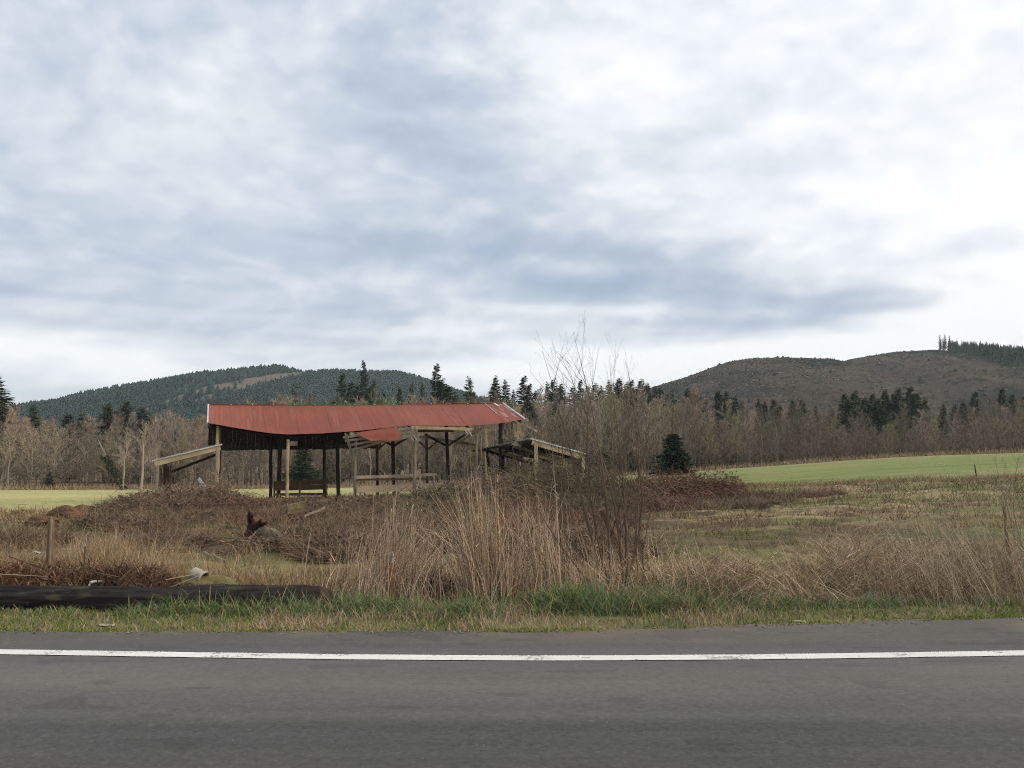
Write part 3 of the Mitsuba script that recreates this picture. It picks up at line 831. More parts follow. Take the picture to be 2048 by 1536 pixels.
# dark floor litter of the wood
# conifers rising out of and behind the wood: (px, top py, distance, kind, width factor)
L1 = 'dark green fir above the wood left of the barn'
M1 = 'dark green fir behind the wood above the roof'
M2 = 'dark green fir in the spiky row right of the barn'
R1 = 'dark green fir behind the wood below the felled hill'
con = [(-12, 742, 150, 'fir', 1.5, 'tall dark fir cut off by the left edge of the view', None), (66, 806, 210, 'fir', .8, 'small lone fir tip above the wood near the left edge', None),
       (140, 826, 185, 'fir', 1.3, L1, 'l'), (165, 826, 190, 'fir', 1.2, L1, 'l'), (214, 805, 185, 'fir', 1.15, L1, 'l'), (236, 820, 190, 'fir', 1.0, L1, 'l'), (256, 799, 185, 'fir', 1.0, L1, 'l'),
       (286, 812, 185, 'fir', 1.1, L1, 'l'), (305, 832, 185, 'fir', 1.0, L1, 'l'), (326, 842, 180, 'fir', 1.0, L1, 'l'), (352, 858, 175, 'fir', 1.2, L1, 'l'), (400, 830, 200, 'fir', 0.9, L1, 'l'),
       (590, 757, 168, 'olive_fir', 1.05, 'olive green fir with open tiers behind the red roof', None), (666, 798, 160, 'fir', .6, 'small fir tip just above the red roof', None),
       (684, 744, 230, 'fir', .9, M1, 'm'), (702, 760, 225, 'fir', .9, M1, 'm'), (728, 718, 230, 'fir', .75, 'tallest spire-topped fir above the red roof', None), (716, 765, 220, 'fir', 1.0, M1, 'm'), (748, 756, 225, 'fir', .8, M1, 'm'), (740, 770, 215, 'fir', 1.1, M1, 'm'),
       (768, 782, 225, 'fir', .8, M1, 'm'), (800, 770, 260, 'fir', .8, M1, 'm'), (823, 766, 260, 'fir', .9, M1, 'm'), (845, 764, 265, 'fir', .8, M1, 'm'),
       (874, 724, 205, 'fir', .9, 'tall pointed fir standing alone above the roof right of centre', None), (884, 755, 200, 'fir', 1.2, M1, 'm'), (898, 768, 200, 'fir', 1.0, M1, 'm'), (912, 785, 205, 'fir', 1.0, M1, 'm')]
for px, py in ((940, 752), (992, 749), (985, 765), (1012, 758), (1028, 778), (1047, 749), (1058, 765), (1072, 778), (1096, 762), (1106, 755), (1124, 764), (1118, 775), (1145, 770), (1160, 757), (1176, 770), (1192, 764), (1204, 770), (1218, 758),
               (1232, 762), (1240, 754), (1254, 762), (1262, 757), (1284, 756), (1296, 764), (1308, 770), (1322, 774), (1336, 782), (1250, 775), (1222, 780), (1272, 772), (1300, 785)):
    con.append((px, py, 200 + trng.uniform(0, 60), 'fir', trng.uniform(1.0, 1.55), M2, 'r'))
for px, py in ((1375, 768), (1396, 772), (1438, 774), (1452, 780), (1468, 784), (1486, 792), (1516, 788), (1528, 796), (1548, 794), (1604, 792), (1632, 800), (1662, 802), (1690, 776), (1706, 782), (1722, 794), (1732, 788), (1746, 784), (1758, 796),
               (1772, 774), (1788, 786), (1796, 770), (1820, 768), (1832, 782), (1850, 792), (1886, 796), (1908, 800), (1924, 796), (1950, 784), (2004, 764), (2026, 778), (2046, 782), (1584, 800), (1560, 803)):
    con.append((px, py + trng.uniform(-3, 12), 185 + trng.uniform(0, 50), 'fir', trng.uniform(.85, 1.35), R1, 'x'))
ORD = ['first', 'second', 'third', 'fourth', 'fifth', 'sixth', 'seventh', 'eighth', 'ninth', 'tenth', 'eleventh', 'twelfth', 'thirteenth', 'fourteenth', 'fifteenth', 'sixteenth', 'seventeenth', 'eighteenth', 'nineteenth', 'twentieth']
ORD += ['twenty-' + q for q in ORD[:9]] + ['thirtieth'] + ['thirty-' + q for q in ORD[:9]]
for g in 'lmrx':
    for n_, k in enumerate(sorted((k for k in range(len(con)) if con[k][6] == g), key=lambda k: con[k][0])):
        con[k] = (*con[k][:5], con[k][5].replace('dark green fir', f'{ORD[n_]} dark fir from the left'), g)
gname = {'l': 'firs above the left wood', 'm': 'firs above the barn roof', 'r': 'spiky fir row right of the barn', 'x': 'firs below the felled hill'}
for px, py, Y, kind, w, lab, g in con:
    p = at(px, py, Y)
    plant('conifer_tree', kind, p[0], Y, p[2] - gz(p[0], Y), lab, 'tree', gname.get(g), wide=(1.35 if g in ('l', 'm', None) else 1.0) * w * min(22 / max(p[2] - gz(p[0], Y), 8), 1.35) if kind == 'fir' else w)
# evergreens within and before the wood
for px, top, Y, kind, w, lab in ((1408, 814, 157, 'cedar', .75, 'narrow dark cedar in front of the bare wood, above the round fir'),
                                 (1346, 866, 112, 'round_fir', 1.0, 'dense round dark green fir at the edge of the right field'),
                                 (1215, 836, 146, 'olive_fir', .9, 'olive green conifer behind the tall bare shrub'),
                                 (1105, 806, 152, 'olive_fir', .9, 'olive green conifer among bare trees right of the red roof'),
                                 (1018, 800, 150, 'cedar', .9, 'dark cedar close behind the right end of the red roof'),
                                 (606, 884, 133, 'cedar', 1.9, 'bushy green cedar seen through the barn behind the planks'),
                                 (975, 905, 134, 'cedar', 1.2, 'low green cedar seen under the right end of the roof'),
                                 (100, 940, 133, 'cedar', 1.6, 'low dark evergreen bush at the left field edge')):
    p = at(px, top, Y)
    plant('conifer_tree', kind, p[0], Y, p[2] - gz(p[0], Y), lab, 'tree', wide=w)
# the stand left on the crest of the right hill
srng = np.random.default_rng(91)
made = 0
while made < 190:
    P = on_hill(gv, np.array([srng.uniform(90, 148.5)]), np.array([srng.uniform(256, 450)]))[0]
    low = 1.5 + (905 - np.interp(P[0] / P[1], [0.503, 0.53, 0.60, 0.7], [716, 735, 757, 790])) / 1704 * P[1]   # the lower edge of the stand runs down the slope
    if P[0] / P[1] < 0.505 or P[0] / P[1] > 0.63 or P[2] < low:
        continue
    edge_tree = P[0] / P[1] < 0.52
    kind = 'slim_fir' if edge_tree or srng.uniform() < 0.5 else 'fir'
    plant('conifer_tree', kind, P[0], P[1], srng.uniform(9.5, 13.5) * (1.25 if edge_tree else 1), 'slim dark conifer in the stand left on the crest of the right hill', 'tree', 'conifers on the crest of the right hill', z=P[2] - 0.5, wide=1.1 if kind == 'fir' else 1.6)
    made += 1
cand = on_hill(gv, srng.uniform(88, 148, 4000), srng.uniform(256, 460, 4000))
uq = cand[:, 0] / cand[:, 1]
low = 1.5 + (905 - np.interp(uq, [0.503, 0.53, 0.60, 0.7], [716, 735, 757, 790])) / 1704 * cand[:, 1]
cand = cand[(uq > 0.515) & (uq < 0.66) & (cand[:, 2] > low)][:900]
hh_ = srng.uniform(8, 12.5, len(cand))
v, f, c = spires(cand - [0, 0, .3], hh_, hh_ * .19, np.array([[0.022, 0.036, 0.022]]) * srng.uniform(.6, 1.5, (len(cand), 1)), srng)
whole('crest_forest', (v, f), 'vcol', 'dark mass of conifers behind the stand on the right hill', 'forest', kind='stuff', color=c)
# two pale old trees with ivy at the edge of the left field
k1 = plant('bare_tree', 'sparse', at(246, 975, 124)[0], 124, 8.2, 'pale crooked leafless tree, ivy around its leaning trunk, at the left field edge', 'tree', wide=1.6)
k2 = plant('bare_tree', 'sparse', at(282, 975, 126)[0], 126, 9.4, 'pale spreading leafless tree at the left field edge, right of the ivy-clad one', 'tree', wide=1.8)
ivy = MB()
base, tipp = at(248, 980, 123.8), at(212, 915, 123.8)
n = 900
tt = srng.uniform(0, 1, n) ** 0.8
P = base + (tipp - base) * tt[:, None] + srng.normal(0, 0.30, (n, 3))
S = srng.normal(size=(n, 3)) * 0.16
S2 = srng.normal(size=(n, 3)) * 0.16
ivy.add(np.stack([P, P + S, P + S2], 1).reshape(-1, 3), np.arange(3 * n).reshape(-1, 3), np.repeat(np.array([[0.035, 0.05, 0.022]]) * srng.uniform(.6, 1.5, (n, 1)), 3, 0))
scene[k1 + '__ivy'] = mikit.ply(ivy.mesh(), 'vcol', color=ivy.color())
labels[k1 + '__ivy'] = {'label': 'dark green ivy wrapped around the leaning trunk'}
obj('leaning_stem', pole(base - [0, 0, .3], at(196, 880, 123.8), 0.22, 0.08, srng, k=5, wob=.06), 'bark_pale', k1)

# ------------------------------------------------------------------ barn
brng = np.random.default_rng(17)
E = np.array([0.9426, 0.3338, 0.0]); N = np.array([0.3338, -0.9426, 0.0])          # along the ridge, towards the road
RL = np.array([-19.6, 55.0, 0.0])
LEN, HALF = 20.05, 4.5


def ridge_z(s):
    return 4.57 + (5.05 - 4.57) * s / LEN - 0.05 * math.sin(PI * s / LEN)


_es = [-0.2, 1.5, 3.5, 4.5, 6.6, 9.0, 11.4, 12.4, 15.5, 17.3, 18.4, 20.2]           # surveyed eave, sagging where the posts gave way
_epx = [(418, 846), (473, 856), (538, 866), (570, 869), (640, 867), (714, 862), (793, 853), (823, 850.5), (935, 852), (980, 849), (1004, 846), (1050, 838)]
_s, _zz = [], []
for px, py in _epx:
    k = (px - 1024) / 1704.0
    A = RL + N * HALF
    s = (k * A[1] - A[0]) / (E[0] - k * E[1])
    p = A + E * s
    _s.append(s); _zz.append(at(px, py, p[1])[2])


def eave_z(s):
    return float(np.interp(s, _s, _zz))


def barn_pt(s, w, z):
    return RL + E * s + N * w + np.array([0, 0, z])


def row_s(px, w):
    k = (px - 1024) / 1704.0
    A = RL + N * w
    return (k * A[1] - A[0]) / (E[0] - k * E[1])


barn = thing('barn', 'derelict open-sided pole barn with sagging red metal roof', 'barn')
npan = 30
pw = LEN / npan


def roof_panel(s0, s1, w0, w1, z0a, z0b, z1a, z1b, ripple=0.012, nr=3):
    """One ribbed sheet from the ridge (w0) to the eave (w1)."""
    a = [0, .06, .12, .30, .36, .42, .62, .68, .74, .92, 1.05]
    h = [0.012, .014, 0, 0, .010, 0, 0, .010, 0, 0, 0.001]
    b = np.linspace(0, 1, 5)
    P = np.zeros((len(b), len(a), 3))
    for i, t in enumerate(b):
        for j, q in enumerate(a):
            z0, z1 = z0a + (z0b - z0a) * q, z1a + (z1b - z1a) * q
            P[i, j] = barn_pt(s0 + (s1 - s0) * q, w0 + (w1 - w0) * t, z0 + (z1 - z0) * t + h[j] + brng.normal(0, 0.0012))
    return sheet(P, 0.012)


for k in range(npan):
    s0, s1 = k * pw, (k + 1) * pw
    lift = brng.uniform(0, 0.004)
    out = HALF + brng.uniform(-.03, .03)
    m = roof_panel(s0, s1, 0.0, out, ridge_z(s0) + lift, ridge_z(s1) + lift, eave_z(s0) + lift, eave_z(s1) + lift)
    obj('roof_panel', m, 'red_metal', barn)
# back slope: sheets over a dark sheet added as shade, the right third has come away
for k in range(18):
    s0, s1 = k * pw, (k + 1) * pw
    m = roof_panel(s0, s1, 0.0, -4.4, ridge_z(s0) - .01, ridge_z(s1) - .01, 3.35 + .02 * s0, 3.35 + .02 * s1)
    obj('back_roof_panel', m, 'red_metal', barn)
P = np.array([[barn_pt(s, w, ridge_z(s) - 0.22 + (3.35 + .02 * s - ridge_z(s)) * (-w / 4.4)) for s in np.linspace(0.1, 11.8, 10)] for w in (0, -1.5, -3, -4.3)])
obj('shade_sheet', sheet(P, 0.02), 'shade_sheet', barn, label='dark sheet added as shade under the back slope of the roof')
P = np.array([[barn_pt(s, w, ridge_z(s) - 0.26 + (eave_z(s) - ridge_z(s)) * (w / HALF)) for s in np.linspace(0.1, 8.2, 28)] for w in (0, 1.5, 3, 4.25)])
obj('shade_sheet', sheet(P, 0.02), 'shade_sheet', barn, label='dark sheet added as shade under the front slope of the roof')
# white ridge and verge flashing
obj('ridge_cap', beam(barn_pt(-.02, 0, ridge_z(0) + .035), barn_pt(LEN, 0, ridge_z(LEN) + .035), 0.20, 0.03), 'red_metal', barn)
obj('verge_trim', beam(barn_pt(LEN + .03, 0, ridge_z(LEN) + .03), barn_pt(LEN + .03, HALF + .05, eave_z(LEN) + .03), 0.10, 0.09), 'galvanised', barn, label='white metal trim on the right verge of the roof')
obj('verge_trim', beam(barn_pt(-.03, 0, ridge_z(0) + .02), barn_pt(-.03, HALF, eave_z(0) + .02), 0.08, 0.08), 'galvanised', barn, label='white metal trim on the left verge of the roof')
for k in range(0, npan, 2):                                               # bright screw washers and torn edges at the ridge
    s = (k + 0.03) * pw
    obj('flashing_clip', beam(barn_pt(s, .10, ridge_z(s) + .03), barn_pt(s, .22, ridge_z(s) - .005), 0.045, 0.03), 'galvanised', barn)
for s, w0, w1 in ((18.7, 0.1, 2.6), (19.4, 0.1, .9)):
    z = lambda w: ridge_z(s) + (eave_z(s) - ridge_z(s)) * w / HALF + .045
    obj('flashing_strip', beam(barn_pt(s, w0, z(w0)), barn_pt(s + .08, w1, z(w1)), 0.035 if w1 > 1 else .16, 0.012), 'galvanised', barn)
# posts: rows at the front eave, under the ridge and at the back
front_posts = [(437, 852, 'wood_yellow', .17), (577, 879, 'wood_yellow', .19), (711, 880, 'wood_grey', .17), (831, 872, 'wood_grey', .20), (954, 872, 'wood_grey', .13), (963, 874, 'wood_grey', .10)]
FW, MW, BW = 4.15, 0.3, -4.1
for px, py, m, w in front_posts:
    s = row_s(px, FW)
    p = barn_pt(s, FW, 0)
    top = at(px, py, p[1])[2]
    lean = brng.normal(0, .05)
    obj('post', pole([p[0], p[1], gz(p[0], p[1]) - .2], [p[0] + lean, p[1], top], w * .55, w * .5, brng, lump=.04, wob=.012), m, barn)
mid_tops = {}
for px in (441, 560, 680, 790, 900, 1005):
    s = row_s(px, MW)
    p = barn_pt(s, MW, 0)
    g = gz(p[0], p[1])
    zt = ridge_z(s) - 0.22
    lean = {680: -.25, 900: -.35, 560: .05, 790: -.2}.get(px, -.1)
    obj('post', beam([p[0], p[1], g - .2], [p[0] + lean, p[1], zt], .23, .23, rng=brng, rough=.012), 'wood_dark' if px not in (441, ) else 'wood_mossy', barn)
    for sg in (-1, 1):
        if 500 < px < 950:
            a = p + [lean * .55, 0, 1.95]
            b = p + E * sg * 1.45 + np.array([lean, 0, 2.75])
            obj('brace', beam(a + [0, .14, 0], b + [0, .14, 0], .09, .16), 'wood_dark', barn)
for px, zt in ((545, 3.2), (652, 3.2), (757, 3.2), (856, 2.9), (974, 3.3)):
    s = row_s(px, BW)
    p = barn_pt(s, BW, 0)
    obj('post', beam([p[0], p[1], gz(p[0], p[1]) - .2], [p[0] - .1, p[1], zt], .20, .20, rng=brng, rough=.012), 'wood_dark' if px < 900 else 'wood_yellow', barn)
    for sg in (-1, 1):
        if 640 < px < 900:
            obj('brace', beam(p + [0, 0, 1.7], p + E * sg * .75 + [0, 0, 2.4], .09, .14), 'wood_dark', barn)
# plates and rafters
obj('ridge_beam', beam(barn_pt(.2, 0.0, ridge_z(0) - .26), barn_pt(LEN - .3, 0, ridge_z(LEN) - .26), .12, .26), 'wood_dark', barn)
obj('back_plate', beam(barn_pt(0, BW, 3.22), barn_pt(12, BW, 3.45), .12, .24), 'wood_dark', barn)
for w in (1.1, 2.2, 3.3):
    obj('purlin', beam(barn_pt(.2, w, ridge_z(0) - .42 + (eave_z(0) - ridge_z(0)) * w / HALF), barn_pt(6, w, ridge_z(6) - .42 + (eave_z(6) - ridge_z(6)) * w / HALF), .09, .14), 'wood_dark', barn)
    obj('purlin', beam(barn_pt(12.8, w, ridge_z(12.8) - .34 + (eave_z(12.8) - ridge_z(12.8)) * w / HALF), barn_pt(LEN - .1, w, ridge_z(LEN) - .34 + (eave_z(LEN) - ridge_z(LEN)) * w / HALF), .07, .12), 'wood_dark', barn)
for s in (.15, 4.2, 8.2, 12.3, 16.2, 19.9):
    obj('rafter', beam(barn_pt(s, .1, ridge_z(s) - .32), barn_pt(s, HALF - .2, eave_z(s) - .14), .10, .18), 'wood_dark', barn)
    if s < 13:
        obj('rafter', beam(barn_pt(s, -.1, ridge_z(s) - .32), barn_pt(s, BW, 3.30 + .02 * s), .10, .18), 'wood_dark', barn)


def plank(px0, py0, px1, py1, Y0, Y1, h, m, name='board', th=.045, parent=barn, label=None):
    obj(name, beam(at(px0, py0, Y0), at(px1, py1, Y1), th, h, rng=brng, rough=.006), m, parent, label=label)


# hanging eave frame laid bare in the middle
for a in ((686, 875, 826, 856), (690, 882, 832, 863), (696, 891, 838, 868), (703, 900, 762, 884), (762, 884, 846, 869), (700, 868, 716, 866)):
    plank(a[0], a[1], a[2], a[3], 53.4, 54.4, .15, 'wood_grey', 'purlin', .09)
for a in ((690, 866, 700, 899), (829, 852, 838, 884), (822, 853, 826, 872)):
    plank(*a, 53.2, 53.3, .10, 'wood_grey', 'rafter_stub')
plank(693, 868, 706, 916, 53.2, 53.2, .10, 'wood_mossy', 'rafter_stub')
plank(822, 855, 944, 859, 54.3, 55.6, .19, 'wood_yellow', 'eave_beam', .10, label='pale bare beam along the right part of the eave')
plank(836, 862, 906, 862, 54.8, 55.5, .14, 'wood_dark', 'eave_beam', .10)
for a in ((820, 872, 828, 881), (828, 872, 835, 882), (832, 870, 838, 879), (936, 859, 944, 872), (931, 860, 936, 868)):
    plank(*a, 54.1, 54.0, .07, 'galvanised', 'torn_flashing', .01)
plank(965, 855, 905, 893, 56.2, 57.0, .13, 'wood_post', 'brace')
plank(838, 872, 958, 891, 62.0, 61.0, .20, 'wood_grey', 'fallen_plate', .08, label='long pale plate sloping down behind the posts')
plank(858, 889, 903, 889, 62.4, 62.4, .07, 'wood_grey', 'board')
plank(945, 895, 968, 895, 59, 59, .16, 'wood_grey', 'board', .08)
plank(945, 901, 968, 901, 59, 59, .14, 'wood_dark', 'board', .08)
plank(962, 862, 996, 880, 61, 61, .07, 'wood_yellow', 'brace')
plank(946, 898, 950, 948, 60.5, 60.5, .22, 'wood_yellow', 'post', .16)
plank(970, 861, 988, 859, 57, 57, .09, 'wood_yellow', 'board')
plank(1136 * 0 + 974, 900, 977, 945, 60, 60, .18, 'wood_dark', 'post', .16)
# the broken red sheet hanging below the eave
def Q(px, py, Y=53.0):
    return at(px, py, Y)
F = np.array([[Q(711, 865.5, 53.4), Q(740, 861, 53.5), Q(767, 857.5, 53.6), Q(791, 854, 53.7)], [Q(722, 873, 53.0), Q(748, 869, 53.1), Q(775, 866, 53.2), Q(799, 863, 53.3)], [Q(743, 882, 52.7), Q(760, 880.5, 52.8), Q(787, 882, 52.7), Q(804, 871, 53.0)]])
obj('hanging_roof_sheet', sheet(F, .012), 'red_metal', barn, label='broken red roof sheet hanging below the eave')
# boards of the back wall and of the right gable
nb = 46
for k in range(nb):
    s0 = 0.15 + k * 0.262
    zt = 3.30 + .02 * s0
    zb = 1.62 + 0.016 * s0 + brng.uniform(-.04, .04)
    p = barn_pt(s0, BW - .12, 0)
    if k in (21, 22):
        zb += .0
        obj('wall_board', beam([p[0], p[1], 2.30], [p[0], p[1], zt], .03, .255, up=E), 'wood_dark', barn)
        obj('wall_board', beam([p[0], p[1], zb], [p[0], p[1], 1.98], .03, .255, up=E), 'wood_dark', barn)
        continue
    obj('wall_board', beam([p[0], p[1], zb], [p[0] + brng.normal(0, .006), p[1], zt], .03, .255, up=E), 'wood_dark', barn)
for a in ((1006, 848, 1007, 878), (1013, 848, 1015, 879), (1019, 847, 1022, 878), (1027, 847, 1033, 874), (1035, 848, 1036, 878), (1041, 849, 1040, 868)):
    plank(*a, 58.4, 58.4, .05 if a[0] == 1019 else .13, 'wood_grey' if a[0] < 1027 else 'wood_yellow', 'gable_board', .03)
plank(1000, 847, 1001, 945, 58.7, 58.7, .2, 'wood_dark', 'post', .2)
plank(1040, 846, 1072, 862, 57.6, 58.4, .09, 'wood_grey', 'loose_batten')
plank(1052, 849, 1066, 858, 57.5, 57.5, .05, 'wood_grey', 'loose_batten')
plank(1068, 859, 1074, 863, 57.5, 57.5, .14, 'wood_yellow', 'loose_batten')
# rails of the pens
pen = thing('plank_fence', 'low brown plank pen fence standing inside the barn', 'fence')
for y0, y1, h in ((968, 963, .34), (977, 974, .32), (989, 988, .17)):
    plank(547, y0, 655, y1, 55.5, 59.0, h, 'wood_brown', 'plank', .05, pen)
for px in (549, 600, 653):
    q_ = at(px, 962 if px > 560 else 966, 56)
    obj('fence_post', beam([q_[0], 56, gz(q_[0], 56) - .2], q_, .12, .10), 'wood_brown', pen)
rail = thing('rail_fence', 'pale two-rail wooden fence between the barn posts', 'fence')
plank(712, 955, 873, 949, 53.2, 57.5, .19, 'wood_grey', 'rail', .06, rail)
plank(712, 960.5, 868, 957, 53.3, 57.6, .10, 'wood_brown', 'rail', .05, rail)
for px, t, b in ((776, 952, 985), (868, 949, 966), (840, 952, 970)):
    q_ = at(px, t, 55.2)
    obj('fence_post', beam([q_[0], 55.2, gz(q_[0], 55.2) - .2], q_, .13, .10), 'wood_grey', rail)
trough = thing('feed_trough', 'long pale weathered board trough below the rail fence', 'trough')
a, b = at(713, 979, 53.6), at(858, 973, 57.2)
for o in (0.0, 0.75):
    obj('side_board', beam(a + [o * .33, o * .94, -.02], b + [o * .33, o * .94, -.02], .05, .42), 'pale_board', trough)
obj('floor_board', beam(a + [.12, .36, -.2], b + [.12, .36, -.2], .68, .05), 'pale_board', trough)
for q in (a, b):
    obj('end_board', beam(q + [0.03, .03, -.02], q + [.22, .70, -.02], .05, .38), 'pale_board', trough)
for q in (.04, .5, .96):
    for o in (.1, .65):
        e_ = a + (b - a) * q + np.array([o * .33, o * .94, 0])
        obj('leg', beam([e_[0], e_[1], gz(e_[0], e_[1]) - .1], e_ + [0, 0, -.1], .09, .09), 'pale_board', trough)

# lean-to on the left
shed = thing('lean_to_shed', 'small lean-to with pale fascia and white metal roof, left of the barn', 'shed')
fl, fr = at(309, 928, 50.4), at(441, 895, 51.3)
back = -N * 5.2
obj('fascia', beam(fl, fr, .06, .30), 'wood_yellow', shed)
obj('drip_edge', beam(fl + [-.12, -.03, .185], fr + [.1, -.03, .185], .16, .075), 'galvanised', shed, label='white metal edge of the lean-to roof')
u = (fr - fl) / 6
for k in range(6):
    A = fl + u * k + [0, 0, .235]
    Bp = fl + u * (k + 1) + [0, 0, .235]
    P = np.array([[A + (Bp - A) * q + back * t - N * .10 * 0 + N * .12 * (1 - t) + np.array([0, 0, h]) for q, h in ((0, .03), (.12, .03), (.2, 0), (.5, 0), (.56, .02), (.62, 0), (.9, 0), (1, .005))] for t in (0, .5, 1)])
    obj('roof_panel', sheet(P, .012), 'galvanised', shed)
for t in (.12, .36, .6, .85):
    obj('rafter', beam(fl + back * t + [0, 0, .02], fr + back * t + [0, 0, .02], .06, .24), 'wood_brown', shed)
obj('back_fascia', beam(fl + back, fr + back, .05, .34), 'wood_dark', shed)
for q in (.18, .5, .82):
    obj('purlin', beam(fl + (fr - fl) * q + [0, 0, .15], fl + (fr - fl) * q + back + [0, 0, .15], .07, .08), 'wood_brown', shed)
for px, t, b, m, w in ((315, 930, 1005, 'wood_grey', .15), (436, 899, 990, 'wood_yellow', .16)):
    p0, p1 = at(px, t, 50.5), at(px, b, 50.5)
    obj('post', beam([p0[0], p0[1], gz(p0[0], p0[1]) - .2], p0, w, w, rng=brng, rough=.01), m, shed)
p0 = fl + back + u * .6
obj('post', beam([p0[0], p0[1], gz(p0[0], p0[1]) - .2], p0, .2, .2), 'wood_brown', shed)
p0 = fr + back
obj('post', beam([p0[0], p0[1], gz(p0[0], p0[1]) - .2], p0, .2, .2), 'wood_brown', shed)
for k, px in enumerate((322, 329, 336, 341)):
    t = at(px, 937 - k * 2, 51.5)
    obj('wall_board', beam([t[0], t[1] + .02 * k, gz(t[0], t[1]) - .2], t, .22, .03, rng=brng, rough=.004), 'wood_brown' if k else 'wood_post', shed)
obj('bent_rail', beam(at(343, 944, 52), at(438, 907, 54), .05, .16), 'wood_dark', shed)
plank(397, 957, 418, 985, 49.0, 48.6, .22, 'galvanised', 'fallen_sheet', .02, shed)

# collapsed lean-to on the right
shed2 = thing('lean_to_shed', 'collapsed lean-to with sagging roof and yellowish fascia right of the barn', 'shed')
fl, fr = at(1064, 884, 53.0), at(1166, 914, 54.0)
obj('fascia', beam(fl, fr, .06, .34), 'wood_yellow', shed2)
obj('drip_edge', beam(fl + [-.1, -.03, .20], fr + [.12, -.03, .20], .16, .07), 'galvanised', shed2, label='white metal edge of the collapsed roof')
bl, br = at(966, 897, 60.5), at(1062, 926, 61.5)
for k in range(9):
    P = []
    for t in (0, .33, .66, 1):
        row = []
        for q, h in ((0, .03), (.12, .03), (.25, 0), (.5, 0), (.6, .02), (.7, 0), (1, .004)):
            x = (k + q) / 9
            front = fl + (fr - fl) * x + [0, -.10, .245]
            rear = bl + (br - bl) * x
            row.append(front + (rear - front) * t + np.array([0, 0, h + (.10 * math.sin(PI * t) * math.sin(5 * x + t) - .05 * math.sin(PI * t))]))
        P.append(row)
    if k == 6:
        P = P[:3]
    obj('roof_panel', sheet(np.array(P), .012), 'galvanised', shed2)
for t in (.12, .35, .6, .82, .98):
    a, b = fl + (bl - fl) * t + [0, 0, .03 * (1 - t) - .10], fr + (br - fr) * t + [0, 0, .03 - .10]
    obj('rafter', beam(a, b, .07, .20, rng=brng, rough=.03), 'wood_grey' if t in (.35, .82) else 'wood_dark', shed2)
for x in (.02, .3, .62, .97):
    a, b = fl + (fr - fl) * x + [0, 0, .08], bl + (br - bl) * x + [0, 0, -.06]
    obj('purlin', beam(a, b, .07, .12, rng=brng, rough=.03), 'wood_dark', shed2)
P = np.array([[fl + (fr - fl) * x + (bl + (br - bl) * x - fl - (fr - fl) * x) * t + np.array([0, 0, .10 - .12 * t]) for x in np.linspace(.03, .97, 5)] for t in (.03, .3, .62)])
obj('shade_sheet', sheet(P, .02), 'shade_sheet', shed2, label='dark sheet added as shade under the sagging roof')
for px, t, m, w, Y in ((1072, 886, 'wood_yellow', .24, 53.0), (1126, 907, 'wood_yellow', .14, 57), (1166, 914, 'wood_yellow', .19, 54.0), (1058, 918, 'wood_yellow', .14, 60), (1027, 916, 'wood_yellow', .12, 60), (1006, 905, 'wood_dark', .2, 60)):
    p0 = at(px, t, Y)
    obj('post', beam([p0[0] + .05, p0[1], gz(p0[0], p0[1]) - .2], p0, w, w, rng=brng, rough=.01), m, shed2)
for a in ((1096, 900, 1110, 918), (1110, 900, 1097, 918), (1090, 893, 1098, 922), (1024, 888, 1040, 891)):
    plank(*a, 53.6, 54.0, .09, 'wood_grey', 'hanging_board', .03, shed2)
plank(1028, 886, 1042, 890, 55, 55, .28, 'pale_board', 'hanging_board', .03, shed2)

# ------------------------------------------------------------------ brambles


